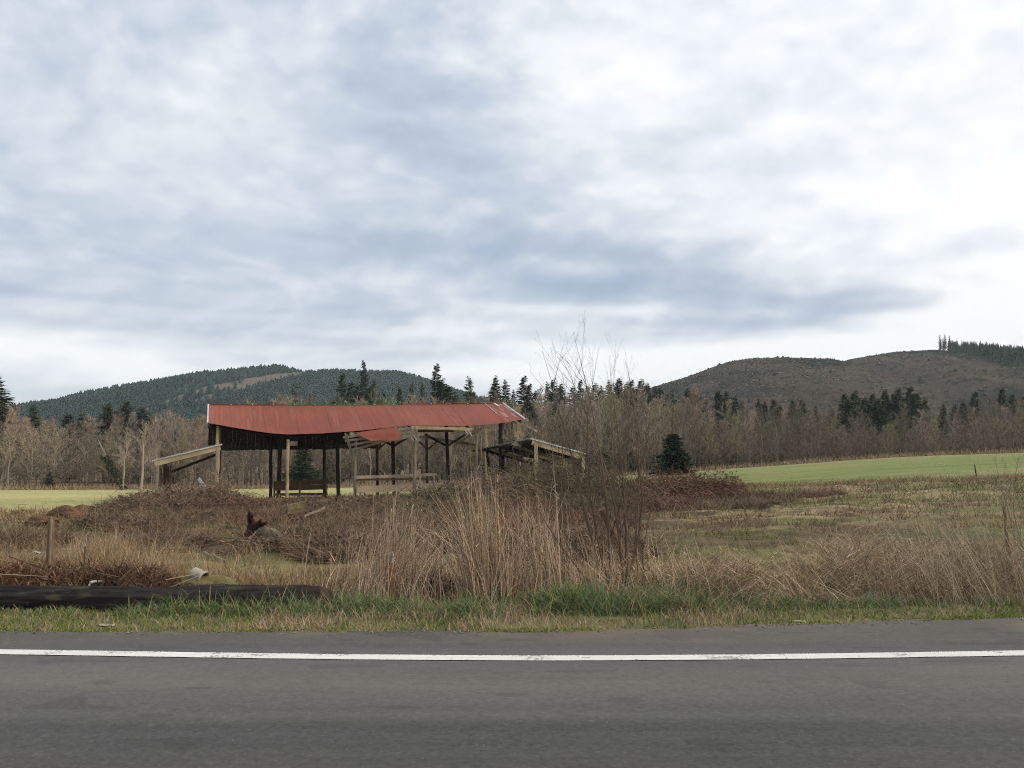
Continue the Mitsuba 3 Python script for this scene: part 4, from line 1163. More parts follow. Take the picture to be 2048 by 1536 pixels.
def thicket(px, top, Y, wpx, label, depth=2.2, canes=230, leaves=2600, tint=(0.125, 0.078, 0.062), seed=0, leafy=0.5):
    r = np.random.default_rng(1000 + seed)
    c = at(px, top, Y)
    W = wpx / 1704.0 * Y / 2
    Hh = c[2] - gz(c[0], Y)
    key = thing('bramble_thicket', label, 'bramble')
    # canes: arcs that rise from roots and arch over
    n = canes
    a0 = r.uniform(0, 2 * PI, n); rr = np.sqrt(r.uniform(0, 1, n))
    root = np.stack([c[0] + W * rr * np.cos(a0) * .9, Y + depth * rr * np.sin(a0) * .9], 1)
    dome = lambda x, y: np.clip(1 - ((x - c[0]) / W) ** 2 - ((y - Y) / depth) ** 2, 0.04, 1) ** 0.5
    hgt = Hh * dome(root[:, 0], root[:, 1]) * r.uniform(0.35, 1.22, n)
    az = r.uniform(0, 2 * PI, n)
    span = r.uniform(0.7, 2.4, n) * min(1.4, Hh / 1.5)
    t = np.linspace(0, 1, 7)
    X = root[:, :1] + (span * np.cos(az))[:, None] * t
    Yp = root[:, 1:] + (span * np.sin(az))[:, None] * t * 0.8
    Z = ground_z(X, Yp) + hgt[:, None] * np.sin(t * PI * r.uniform(.55, .95, n)[:, None]) - .05
    P = np.stack([X, Yp, Z], -1) + r.normal(0, .035, (n, 7, 3))
    R = np.where(r.uniform(size=(n, 1)) < .14, .030, r.uniform(.010, .022, (n, 1))) * np.ones((n, 7)) * np.linspace(1.2, .5, 7)
    cc = np.array(tint) * r.uniform(.6, 1.7, (n, 1)) + np.array([.05, .045, .03]) * r.uniform(0, 1, (n, 1)) ** 3
    v, f, col = tubes(P, R, cc, sides=3)
    scene[key + '__canes'] = mikit.ply((v, f), 'vcol', color=np.clip(col, 0, 1))
    # leaves and dead twigs in the mound's volume
    n = leaves
    a0 = r.uniform(0, 2 * PI, n); rr = np.sqrt(r.uniform(0, 1, n))
    x, y = c[0] + W * 1.05 * rr * np.cos(a0), Y + depth * rr * np.sin(a0)
    lum = 0.10 + 1.8 * meshkit.fbm(np.stack([x, y, 0 * x], 1) * 1.2, 4, seed)
    z = ground_z(x, y) + Hh * dome(x, y) * r.uniform(0.0, 1, n) ** .6 * lum
    B = np.stack([x, y, z], 1)
    d = r.normal(size=(n, 3)); d /= np.linalg.norm(d, axis=1, keepdims=True)
    e = np.cross(d, r.normal(size=(n, 3))); e /= np.linalg.norm(e, axis=1, keepdims=True)
    l = r.uniform(.05, .13, (n, 1)); w = l * r.uniform(.3, .55, (n, 1))
    v = np.stack([B, B + d * l * .5 + e * w, B + d * l, B + d * l * .5 - e * w], 1).reshape(-1, 3)
    f = (np.array([[0, 1, 2], [0, 2, 3]])[None] + (np.arange(n) * 4)[:, None, None]).reshape(-1, 3)
    isg = r.uniform(size=(n, 1)) < leafy * .35
    tone = np.clip(.35 + 1.3 * meshkit.fbm(B * [.9, .9, .9] + seed, 3, 33), .3, 1.6)[:, None]
    lc = tone * np.where(isg, np.array([[.052, .060, .034]]), np.array([tint]) * 1.0) * r.uniform(.55, 1.5, (n, 1))
    # plus fine dead twigs
    m = int(leaves * 1.0)
    a0 = r.uniform(0, 2 * PI, m); rr = np.sqrt(r.uniform(0, 1, m))
    x, y = c[0] + W * 1.05 * rr * np.cos(a0), Y + depth * rr * np.sin(a0)
    z = ground_z(x, y) + Hh * dome(x, y) * r.uniform(0, .9, m) ** .7 * (0.10 + 1.8 * meshkit.fbm(np.stack([x, y, 0 * x], 1) * 1.2, 4, seed))
    B2 = np.stack([x, y, z], 1)
    d = r.normal(size=(m, 3)); d[:, 2] = np.abs(d[:, 2]) * .6; d /= np.linalg.norm(d, axis=1, keepdims=True)
    e = np.cross(d, r.normal(size=(m, 3))); e /= np.linalg.norm(e, axis=1, keepdims=True)
    l = r.uniform(.25, .7, (m, 1))
    v2 = np.stack([B2 - e * .009, B2 + e * .009, B2 + d * l], 1).reshape(-1, 3)
    tc = np.clip(.35 + 1.3 * meshkit.fbm(B2 * [.9, .9, .9] + seed, 3, 33), .3, 1.6)[:, None] * (np.array(tint) * .6 + np.array([.085, .068, .05])) * r.uniform(.5, 1.6, (m, 1))
    mb = MB().add(v, f, np.repeat(lc, 4, 0)).add(v2, np.arange(3 * m).reshape(-1, 3), np.repeat(tc, 3, 0))
    scene[key + '__leaves'] = mikit.ply(mb.mesh(), 'vcol', color=mb.color())
    labels[key + '__canes'] = labels[key + '__leaves'] = {'kind': 'stuff'}
    return key


RED, BRN, OLV = (0.150, 0.084, 0.064), (0.165, 0.118, 0.086), (0.125, 0.105, 0.066)
th = [(350, 970, 44, 210, 'tangled bramble mound in front of the left lean-to', BRN, 2.2), (425, 966, 46, 120, 'bramble mound between the left lean-to and the barn', BRN, 2.0),
      (300, 1000, 38, 240, 'low bramble tangle at the left end, beside the pale field', BRN, 2.5), (505, 998, 38, 230, 'dark bramble bank under the left end of the barn', RED, 2.5),
      (640, 1006, 36, 260, 'dark bramble bank in front of the plank pen', BRN, 2.5), (770, 998, 36, 220, 'dark bramble bank in front of the pale rail fence', BRN, 2.5),
      (870, 972, 40, 190, 'bramble mound below the barn post with two braces', OLV, 2.2), (970, 950, 42, 190, 'tall bramble mound under the right end of the roof', BRN, 2.6),
      (1080, 932, 43, 170, 'tall olive bramble mound in front of the collapsed lean-to', OLV, 2.6), (1165, 935, 42, 150, 'bramble mound behind the tall bare shrub', OLV, 2.6),
      (1255, 955, 41, 160, 'brown bramble mound just right of the bare shrub', BRN, 2.6), (1345, 945, 43, 180, 'rust-brown bramble mound in front of the round fir', RED, 2.6),
      (1425, 953, 44, 130, 'rust-brown bramble mound at the right end of the thicket', RED, 2.4), (1500, 985, 42, 170, 'low trailing brambles ending the thicket on the right', BRN, 2.2),
      (1610, 990, 44, 150, 'lowest sparse trailing brambles in the right pasture', BRN, 1.6), (930, 1030, 25, 300, 'dark low brambles behind the tall dead grass in the middle', BRN, 2.2),
      (1120, 1030, 26, 300, 'dark low brambles behind the foot of the bare shrub', RED, 2.2), (760, 1045, 24, 260, 'low brambles left of the tall dead grass', BRN, 2.0),
      (400, 1022, 31, 260, 'brown bramble tangle behind the yellowish planks', BRN, 2.6), (560, 1028, 30, 240, 'dark bramble tangle just behind the broken log', RED, 2.6), (700, 1020, 31, 260, 'brown bramble tangle right of the mossy planks', BRN, 2.6),
      (850, 1012, 32, 260, 'brown bramble tangle behind the upright dead stems', OLV, 2.6), (1000, 1004, 33, 260, 'reddish bramble tangle left of the bare shrub', RED, 2.8), (1160, 1000, 34, 260, 'olive bramble tangle behind the bare shrub stems', OLV, 2.8),
      (820, 1062, 18, 240, 'low dark brush behind the banded marker', BRN, 1.6), (1010, 1058, 17, 260, 'low dark brush behind the upright dead stems', RED, 1.6), (1180, 1066, 16, 240, 'low dark brush between the fence wires and the shrub', BRN, 1.5),
      (340, 1072, 19, 150, 'dark low brush left of the twig heap', BRN, 1.4), (40, 1072, 19, 150, 'brown low brush at the left edge behind the fence post', BRN, 1.3), (690, 1080, 16, 190, 'sparse low brush right of the twig heap', BRN, 1.3), (1440, 1010, 34, 240, 'sparse brown brush in the pasture right of the shrub', BRN, 2.0),
      (1300, 1002, 35, 220, 'reddish bramble tangle right of the bare shrub', RED, 2.6), (620, 1062, 20, 150, 'small bramble tangle right of the broken log', BRN, 1.4), (250, 1035, 26, 200, 'low brown bramble tangle right of the earth mounds', BRN, 2.0)]
for k, (px, top, Y, w, lab, tint, dep) in enumerate(th):
    thicket(px, top, Y, w, lab, depth=dep, canes=int(90 + w * 0.75), leaves=int(1200 + w * 9), tint=tint, seed=k, leafy=.9 if tint == OLV else .4)

# ------------------------------------------------------------------ grasses
grng = np.random.default_rng(77)


def zone(n, xr, yr, dens=None, seed=0, clump=0.0, cscale=1.2):
    """Random feet in a rectangle (y measured from the road edge when yr is a tuple ending in 'edge')."""
    x = grng.uniform(*xr, n)
    y = grng.uniform(yr[0], yr[1], n)
    if len(yr) == 3:
        y = road_edge(x) + y
    if clump:
        d = meshkit.fbm(np.stack([x * cscale, y * cscale, 0 * x], 1), 3, seed + 50)
        k = grng.uniform(size=n) < np.clip((d - 0.5) * clump * 4 + 0.5, 0.02, 1)
        x, y = x[k], y[k]
    return x, y


def mixcol(n, cols, wts, var=0.25):
    c = np.array(cols)[grng.choice(len(cols), n, p=np.array(wts) / sum(wts))]
    return np.clip(c * grng.uniform(1 - var, 1 + var, (n, 1)), 0, 1)


GREEN, LIME, BLUEG, STRAW, PALE, DRY, RUSTY = (0.10, 0.155, 0.045), (0.20, 0.235, 0.055), (0.085, 0.145, 0.065), (0.385, 0.295, 0.195), (0.48, 0.40, 0.29), (0.285, 0.205, 0.135), (0.235, 0.135, 0.082)
# A short verge grass
mb = MB()
x, y = zone(64000, (-8, 8), (-0.02, 1.30, 'edge'), clump=.3, seed=71, cscale=1.7)
n = len(x)
patch = meshkit.fbm(np.stack([x * 1.1, y * 2.2, 0 * x], 1), 4, 8)
h = grng.uniform(.02, .085, n) * (0.25 + 1.7 * patch)
col = mixcol(n, [GREEN, LIME, STRAW, BLUEG], [4, 2.2, 2.4, 2])
dry = patch > 0.56
col[dry] = mixcol(int(dry.sum()), [STRAW, DRY, PALE, LIME], [3, 3, 2, 1.5])
mb.add(*ribbons(np.stack([x, y, ground_z(x, y) - .01], 1), grng.uniform(0, 2 * PI, n), grng.uniform(.05, .7, n), grng.uniform(.2, 1.0, n), h * 1.4, grng.uniform(.004, .009, n), col, 2, rng=grng))
# moss at the edge of the asphalt
x, y = zone(11000, (-8, 8), (-0.06, 0.10, 'edge'), clump=1.2, seed=5, cscale=2.0)
n = len(x)
mb.add(*ribbons(np.stack([x, y, np.maximum(ground_z(x, y), -.012) - .004], 1), grng.uniform(0, 2 * PI, n), grng.uniform(.3, 1.1, n), grng.uniform(.2, .8, n), grng.uniform(.015, .05, n), grng.uniform(.005, .010, n), mixcol(n, [(0.24, 0.27, 0.04), LIME, GREEN], [3, 2, 2]), 2, rng=grng))
whole('verge_grass', mb.mesh(), 'vcol', 'short green and yellow grass along the edge of the road', 'grass', kind='stuff', color=mb.color())
# gravel crumbs at the edge of the asphalt
n = 1800
x = grng.uniform(-6.5, 7, n)
y = road_edge(x) + grng.normal(-.02, .10, n)
oct_ = np.array([[1, 0, 0], [-1, 0, 0], [0, 1, 0], [0, -1, 0], [0, 0, .7], [0, 0, -.7]])
of = np.array([[0, 2, 4], [2, 1, 4], [1, 3, 4], [3, 0, 4], [2, 0, 5], [1, 2, 5], [3, 1, 5], [0, 3, 5]])
sz = grng.uniform(.003, .009, n) * np.where(grng.uniform(size=n) < .06, 1.8, 1)
gv_ = (oct_[None] * grng.uniform(.6, 1.3, (n, 6, 1)) * sz[:, None, None] + np.stack([x, y, np.where(y < road_edge(x), .0, ground_z(x, y) + .01)], 1)[:, None]).reshape(-1, 3)
gf_ = (of[None] + (np.arange(n) * 6)[:, None, None]).reshape(-1, 3)
whole('gravel', (gv_, gf_), 'vcol', 'loose gravel crumbs along the edge of the asphalt', 'gravel', kind='stuff', color=np.repeat(np.array([[.20, .185, .165]]) * grng.uniform(.4, 1.6, (n, 1)), 6, 0))
# B taller green tufts
mb = MB()
for cx0, cy0, sx, sy, n, hh in ((-1.6, 8.35, 1.1, .25, 5000, .22), (0.2, 8.45, .9, .25, 4500, .26), (-.5, 8.3, .5, .2, 2500, .20), (1.0, 8.5, .8, .25, 4000, .28), (-2.6, 8.33, .8, .16, 2600, .11), (-4.0, 8.28, .9, .16, 2400, .10), (-3.2, 8.3, .5, .12, 1200, .14), (-1.5, 8.35, .6, .12, 1500, .11), (1.75, 9.2, .5, .3, 2200, .30), (2.0, 8.6, .6, .2, 1600, .18), (4.0, 8.75, 1.2, .2, 2800, .13), (3.1, 9.0, .5, .2, 900, .18)):
    x, y = grng.normal(cx0, sx * .7, n), grng.normal(cy0 + .1, sy * .7, n)
    d = .55 * meshkit.fbm(np.stack([x * 3.5, y * 3.5, 0 * x], 1), 3, 3) + .45 * meshkit.fbm(np.stack([x * 1.3 + 4, y * 2, 0 * x], 1), 3, 8)
    k = (d > .445) & (y > road_edge(x) + .2)
    x, y, d = x[k], y[k], d[k]
    n = len(x)
    d = d * grng.uniform(.8, 1.1, n)
    mb.add(*ribbons(np.stack([x, y, ground_z(x, y) - .02], 1), grng.uniform(0, 2 * PI, n), grng.uniform(.05, .8, n), grng.uniform(.3, 1.5, n), hh * grng.uniform(.4, 1.35, n) * (.25 + 1.5 * d), grng.uniform(.005, .011, n), mixcol(n, [(0.155, 0.240, 0.125), (0.155, 0.225, 0.080), BLUEG, STRAW, LIME, DRY], [4.5, 3, 2, 1.8, 1.4, 1.0]), 4, rng=grng))
whole('green_grass', mb.mesh(), 'vcol', 'lush blue-green tufts of taller grass between verge and dead stems', 'grass', kind='stuff', color=mb.color())
# C tall dead stems in the middle
mb = MB()
for cx0, cy0, sx, sy, n, hh, ln in ((-1.42, 9.2, .10, .25, 260, 1.00, .05), (-1.22, 9.5, .09, .25, 240, .92, .02), (-1.0, 9.3, .12, .3, 260, .78, .10), (-.36, 9.2, .09, .2, 330, 1.06, -.06), (-.20, 9.5, .10, .3, 300, 1.12, -.10), (.02, 9.4, .12, .3, 300, .95, .06),
                                 (.36, 9.4, .10, .25, 220, 1.02, -.16), (.62, 9.7, .12, .3, 240, .95, -.20), (.95, 9.3, .14, .25, 220, .62, -.25), (-.68, 10.4, .30, .5, 420, .78, .0), (.25, 11.0, .55, .6, 520, .74, .0), (-1.9, 10.6, .30, .5, 260, .62, .12),
                                 (1.55, 9.8, .30, .4, 330, .62, -.30), (-1.5, 8.9, .25, .15, 260, .45, .05), (.8, 8.9, .5, .2, 320, .42, .2), (1.95, 9.2, .25, .25, 200, .62, -.45), (-.9, 8.9, .3, .15, 200, .40, -.2), (-.30, 9.15, .05, .12, 220, 1.20, -.03), (-.10, 9.2, .05, .12, 160, 1.15, -.08), (-1.32, 9.1, .06, .12, 200, 1.02, .03), (.45, 9.3, .06, .15, 160, 1.15, -.20)):
    n = int(n * .46)
    x, y = grng.normal(cx0, sx, n), grng.normal(cy0, sy * .6, n)
    col = mixcol(n, [(0.50, 0.385, 0.26), (0.58, 0.48, 0.36), (0.38, 0.275, 0.185), (0.29, 0.18, 0.12), (0.19, 0.148, 0.115)], [3.4, 2.8, 2.4, 1.2, 1.2], .35)
    hgt = 1.25 * hh * grng.uniform(.35, 1.12, n)
    base = np.stack([x, y, ground_z(x, y) - .02], 1)
    az = grng.uniform(-1.5, 1.5, n) + (0 if ln > 0 else PI)
    lean, bnd = np.abs(grng.normal(abs(ln), .17, n)), np.where(grng.uniform(size=n) < .25, grng.uniform(.5, 1.6, n), grng.normal(.12, .30, n))
    mb.add(*ribbons(base, az, lean, bnd, hgt, grng.uniform(.0045, .0105, n), col, 4, rng=grng))
    m = n // 2                                                         # side leaves and plumes on the stems
    q = grng.integers(0, n, m)
    fr = grng.uniform(.35, 1.0, m)
    up = hgt[q] * fr
    foot = base[q] + np.stack([np.sin(lean[q]) * np.cos(az[q]) * up, np.sin(lean[q]) * np.sin(az[q]) * up, np.cos(lean[q]) * up], 1)
    mb.add(*ribbons(foot, grng.uniform(0, 2 * PI, m), grng.uniform(.3, 1.3, m), grng.uniform(.3, 1.4, m), grng.uniform(.06, .22, m), grng.uniform(.004, .009, m), np.clip(col[q] * 1.05, 0, 1), 3, rng=grng))
n = 420                                                                # snapped and fallen stalks
x, y = zone(n, (-1.8, 2.2), (8.8, 11.5))
mb.add(*ribbons(np.stack([x, y, ground_z(x, y) + grng.uniform(0, .12, n)], 1), grng.uniform(0, 2 * PI, n), grng.uniform(.7, 1.5, n), grng.uniform(-.5, .4, n), grng.uniform(.3, .8, n), grng.uniform(.004, .009, n), mixcol(n, [PALE, STRAW, DRY, RUSTY], [2, 3, 2, 1]), 4, rng=grng))
whole('tall_dead_grass', mb.mesh(), 'vcol', 'tall straw-coloured dead stems standing in front of the barn', 'grass', kind='stuff', color=mb.color())
# D dead grass tussocks around the fence post on the left and between
mb = MB()
tuss = []
for k in range(48):
    x0 = grng.uniform(-7.5, -1.2)
    y0 = grng.uniform(10.2, 18)
    tuss.append((x0 * y0 / 11.0, y0, grng.uniform(.12, .5) * grng.uniform(.6, 1)))
for px, py, Y, hh in ((180, 1135, 12.5, .62), (200, 1120, 13, .7), (228, 1125, 12.6, .6), (270, 1140, 12, .66), (285, 1120, 13.2, .72), (330, 1150, 11.6, .5), (350, 1140, 12, .62), (150, 1150, 11.5, .45), (60, 1165, 11.2, .45), (430, 1150, 11.6, .35), (470, 1150, 11.5, .3), (310, 1105, 14, .6), (240, 1090, 15, .7)):
    p = at(px, py, Y)
    tuss.append((p[0], Y, hh))
for x0, y0, hh in tuss:
    n = int(30 + 150 * hh)
    x, y = grng.normal(x0, .14 + hh * .12, n), grng.normal(y0, .14, n)
    mb.add(*ribbons(np.stack([x, y, ground_z(x, y) - .02], 1), grng.uniform(0, 2 * PI, n), grng.uniform(.02, .45, n), grng.uniform(.1, .8, n), hh * grng.uniform(.5, 1.2, n), grng.uniform(.005, .010, n), mixcol(n, [STRAW, PALE, DRY, (0.36, 0.25, 0.12), RUSTY], [4, 1.3, 3, 2, 1]), 3, rng=grng))
whole('dead_tussocks', mb.mesh(), 'vcol', 'golden dead grass tussocks around the fence on the left', 'grass', kind='stuff', color=mb.color())
# E matted dead growth on the right verge
mb = MB()
n = 60000
x, y = zone(n, (1.0, 8.5), (.95, 4.2, 'edge'), clump=.8, seed=13, cscale=1.8)
n = len(x)
pp_ = np.stack([x * .95, y * 1.1, 0 * x], 1)
hill_h = 1.0 * np.clip(meshkit.fbm(pp_, 4, 21) - .22, 0, 1) * np.clip((y - road_edge(x) - .8) / .7, 0, 1)
lift = grng.uniform(0, 1, n) ** 1.3 * hill_h
swirl = meshkit.fbm(pp_ * .7 + 20, 3, 27) * 4 * PI
mb.add(*ribbons(np.stack([x, y, ground_z(x, y) - .02 + lift], 1), swirl + grng.normal(0, .9, n), grng.uniform(.7, 1.65, n), grng.uniform(-.3, .8, n), grng.uniform(.08, .42, n), grng.uniform(.004, .010, n), mixcol(n, [(0.46, 0.355, 0.245), (0.55, 0.455, 0.34), (0.34, 0.25, 0.17), RUSTY, (0.16, 0.12, 0.09), (0.20, 0.185, 0.085)], [3.2, 1.5, 4, 2.0, 2.6, .7], .35), 3, rng=grng))
n = 700                                                                # long stalks leaning over
x, y = zone(n, (1.0, 6.2), (1.1, 2.9, 'edge'), clump=1.0, seed=44)
n = len(x)
mb.add(*ribbons(np.stack([x, y, ground_z(x, y)], 1), grng.normal(PI * .95, .6, n), grng.uniform(.35, 1.2, n), grng.uniform(-.1, .5, n), grng.uniform(.3, .95, n), grng.uniform(.005, .010, n), mixcol(n, [PALE, STRAW, DRY], [2, 3, 2]), 4, rng=grng))
for k in range(60):                                                    # tussocks sticking out of the mat
    x0 = grng.uniform(1.4, 7.5); y0 = road_edge(x0) + grng.uniform(1.4, 4.5)
    n = 70
    x, y = grng.normal(x0, .12, n), grng.normal(y0, .12, n)
    mb.add(*ribbons(np.stack([x, y, ground_z(x, y)], 1), grng.uniform(0, 2 * PI, n), grng.uniform(.05, .7, n), grng.uniform(.2, 1.1, n), grng.uniform(.15, .5) * grng.uniform(.5, 1.1, n), grng.uniform(.004, .009, n), mixcol(n, [PALE, STRAW, DRY, RUSTY], [1.5, 3, 3, 1.5]), 3, rng=grng))
whole('matted_dead_grass', mb.mesh(), 'vcol', 'matted brown dead grass and stalks on the right verge', 'grass', kind='stuff', color=mb.color())
# low litter and growth on the left behind the log
mb = MB()
x, y = zone(42000, (-9.5, 1.4), (1.15, 3.6, 'edge'), clump=.9, seed=19, cscale=1.6)
n = len(x)
mb.add(*ribbons(np.stack([x, y, ground_z(x, y) - .02 + .10 * grng.uniform(0, 1, n) ** 2], 1), grng.uniform(0, 2 * PI, n), grng.uniform(.2, 1.4, n), grng.uniform(-.2, .9, n), grng.uniform(.06, .26, n), grng.uniform(.004, .010, n), mixcol(n, [STRAW, DRY, RUSTY, (0.11, 0.075, 0.055), GREEN, (0.17, 0.16, 0.06)], [3, 3.5, 2.5, 3, .8, 1.2]), 3, rng=grng))
whole('dead_litter', mb.mesh(), 'vcol', 'brown dead growth on the bank behind the dark log', 'grass', kind='stuff', color=mb.color())
# F pale hair-fine stems at the right edge
mb = MB()
n = 950
x = 3.7 + 2.9 * grng.uniform(0, 1, n) ** .8
y = road_edge(x) + grng.uniform(.5, 2.3, n)
mb.add(*ribbons(np.stack([x, y, ground_z(x, y)], 1), grng.normal(PI, .55, n), np.abs(grng.normal(.28, .18, n)), grng.normal(.25, .2, n), grng.uniform(.5, 1.75, n) * np.clip((x - 3.2) / 1.8, .3, 1), grng.uniform(.0025, .0055, n), mixcol(n, [PALE, STRAW, (0.36, 0.32, 0.22)], [3, 2, 2]), 5, rng=grng))
whole('tall_pale_grass', mb.mesh(), 'vcol', 'tall fine pale grass stems leaning in at the right edge of the view', 'grass', kind='stuff', color=mb.color())
# G rough pasture between fence and field
mb = MB()
n = 165000
uu = grng.uniform(-.68, .68, n)
y = np.exp(grng.uniform(math.log(10.5), math.log(66), n))
x = uu * y
k = y < field_edge(uu) + 1.5
x, y = x[k], y[k]
d = meshkit.fbm(np.stack([x * .6, y * .9, 0 * x], 1), 4, 61)
k = grng.uniform(size=len(x)) < np.clip((d - .36) * 4, .12, 1)
x, y, d = x[k], y[k], d[k]
n = len(x)
sc = np.clip(y / 20, .7, 2.2)
gr = meshkit.fbm(np.stack([x * .22, y * .3, 0 * x], 1), 3, 71)
col = mixcol(n, [STRAW, DRY, (0.115, 0.105, 0.05), RUSTY, (0.13, 0.095, 0.065)], [2.8, 4, 1.6, 1.6, 2.4])
kg = gr > .53
col[kg] = mixcol(int(kg.sum()), [(0.125, 0.155, 0.058), (0.175, 0.185, 0.075), DRY], [3, 3, 1.4])
mb.add(*ribbons(np.stack([x, y, ground_z(x, y) - .02], 1), grng.uniform(0, 2 * PI, n), grng.uniform(.1, 1.1, n), grng.uniform(.1, .9, n), grng.uniform(.06, .24, n) * sc ** .7 * (.4 + 1.4 * d), grng.uniform(.009, .018, n) * sc, np.clip(col * (.62 + .5 * meshkit.fbm(np.stack([x * 1.4, y * 1.9, 0 * x], 1), 3, 83))[:, None], 0, 1), 2, rng=grng))
# the straw strips at the edges of the field
for nn, u0, u1, yy0, spread in ((7000, .12, .66, None, 1.6), (2600, -.66, -.34, None, 1.2)):
    uu = grng.uniform(u0, u1, nn)
    y = field_edge(uu) + grng.normal(-1.2, spread, nn)
    x = uu * y
    mb.add(*ribbons(np.stack([x, y, ground_z(x, y) - .02], 1), grng.uniform(0, 2 * PI, nn), grng.uniform(.1, .8, nn), grng.uniform(.1, .9, nn), grng.uniform(.2, .55, nn), grng.uniform(.02, .04, nn), mixcol(nn, [STRAW, (0.30, 0.20, 0.11), DRY, (0.13, 0.12, .06)], [3, 3, 2, 1]), 2, rng=grng))
whole('pasture_tufts', mb.mesh(), 'vcol', 'rough brown and olive tufts over the pasture', 'grass', kind='stuff', color=mb.color())
mb = MB()
nn = 9000
uu = grng.uniform(-.66, .66, nn)
y = 130.5 + grng.normal(0, 1.0, nn)
x = uu * y
mb.add(*ribbons(np.stack([x, y, ground_z(x, y) - .05], 1), grng.uniform(0, 2 * PI, nn), grng.uniform(.1, .8, nn), grng.uniform(.1, .9, nn), grng.uniform(.4, 1.3, nn), grng.uniform(.05, .10, nn), mixcol(nn, [STRAW, (0.30, 0.20, 0.12), (0.33, 0.24, 0.15)], [3, 3, 2]), 2, rng=grng))
whole('field_margin_grass', mb.mesh(), 'vcol', 'pinkish dead grass along the far margin of the field', 'grass', kind='stuff', color=mb.color())

# ------------------------------------------------------------------ bare shrubs by the road


def shrub(name, stems, label, seed, col, Y):
    """stems: (foot px, foot distance, top px, top py, top distance, radius)."""
    r = np.random.default_rng(seed)
    key = thing(name, label, 'shrub')
    tw = MB()
    for fx, fy, tx, ty, tY, rad in stems:
        a = at(fx, 1150, fy); a[2] = gz(a[0], fy) - .05
        b = at(tx, ty, tY)
        k = 9
        t = np.linspace(0, 1, k)
        P = a + (b - a) * t[:, None]
        sag = np.sin(t * PI)[:, None] * np.array([r.normal(0, .06), r.normal(0, .06), 0]) * np.linalg.norm(b - a)
        P = P + sag + np.cumsum(r.normal(0, .010, (k, 3)), 0)
        rr = .98 * rad * (1 - .985 * t) ** 1.35 + .0012
        v, f, c = tubes(P[None], rr[None], np.array([col]) * r.uniform(.75, 1.25), sides=6)
        c = c * (1 + .5 * np.clip(1 - np.repeat(np.arange(k), 6) / 3.0, 0, 1))[:, None]
        okey = numbered(key + '__stem')
        scene[okey] = mikit.ply((v, f), 'vcol', color=np.clip(c, 0, 1))
        L = np.linalg.norm(b - a)
        nb = int(3 + L * 3.2)
        for q in range(nb):
            s = r.uniform(.22, .97)
            o = np.array([np.interp(s, t, P[:, i]) for i in range(3)])
            d = rot_about((b - a) / L, r.uniform(.25, .75), r.uniform(0, 2 * PI)); d[2] = abs(d[2]) * .9 + .15
            l = L * r.uniform(.10, .30) * (1.15 - .6 * s)
            m1 = o + d * l * .5; m2 = m1 + (d + [0, 0, .25] + r.normal(0, .12, 3)) * l * .5
            w = rad * (1 - .8 * s) * .34
            v, f, c = tubes(np.array([[o, m1, m2]]), np.array([[w, w * .7, w * .3]]), np.array([col]) * r.uniform(.7, 1.2), sides=3)
            tw.add(v, f, c)
            for e in range(4):
                g = r.uniform(.3, 1)
                p = o + (m2 - o) * g
                dd = rot_about(d / np.linalg.norm(d), r.uniform(.3, .8), r.uniform(0, 2 * PI)); dd[2] += .3
                ll = l * r.uniform(.2, .5)
                v, f, c = tubes(np.array([[p, p + dd * ll * .5, p + dd * ll + [0, 0, .04 * ll]]]), np.array([[w * .4, w * .3, .0012]]), np.array([col]) * r.uniform(.8, 1.3), sides=3)
                tw.add(v, f, c)
    scene[key + '__twigs'] = mikit.ply(tw.mesh(), 'vcol', color=tw.color())
    labels[key + '__twigs'] = {'kind': 'stuff'}
    return key


SH = (0.130, 0.100, 0.074)
shrub('bare_shrub', [(1232, 9.9, 1150, 664, 9.6, .026), (1222, 9.8, 1186, 690, 9.7, .022), (1245, 10.0, 1120, 712, 9.5, .022), (1210, 9.8, 1080, 705, 9.4, .022), (1255, 9.9, 1212, 720, 10, .020), (1262, 10.0, 1243, 735, 10.3, .018),
                      (1240, 9.7, 1262, 800, 9.5, .016), (1275, 9.9, 1300, 830, 9.9, .016), (1228, 10.1, 1172, 780, 10.6, .020), (1250, 9.8, 1035, 900, 9.3, .011), (1270, 9.8, 1110, 860, 9.6, .011), (1215, 9.6, 1020, 860, 9.2, .012), (1285, 9.7, 1330, 950, 9.5, .012), (1255, 9.6, 1195, 830, 9.2, .016), (1290, 9.8, 1200, 900, 9.5, .011)],
      'tall many-stemmed leafless shrub standing in the verge grass right of centre', 301, SH, 9.9)
shrub('bare_shrub', [(1128, 10.2, 1098, 770, 10.1, .020), (1118, 10.1, 1135, 760, 10.2, .018), (1122, 10.2, 1060, 860, 10.0, .014), (1132, 10.3, 1168, 850, 10.4, .014), (1110, 10.1, 1085, 900, 10, .012)],
      'thinner leafless shrub just left of the tall one', 302, (0.14, 0.105, 0.08), 10.2)
shrub('bare_shrub', [(2060, 12.6, 1985, 900, 12.4, .02), (2075, 12.6, 2010, 930, 12.2, .016), (2070, 12.4, 2040, 905, 12.2, .016)],
      'small leafless shrub among pale grass at the right edge', 303, (0.22, 0.185, 0.135), 12.5)

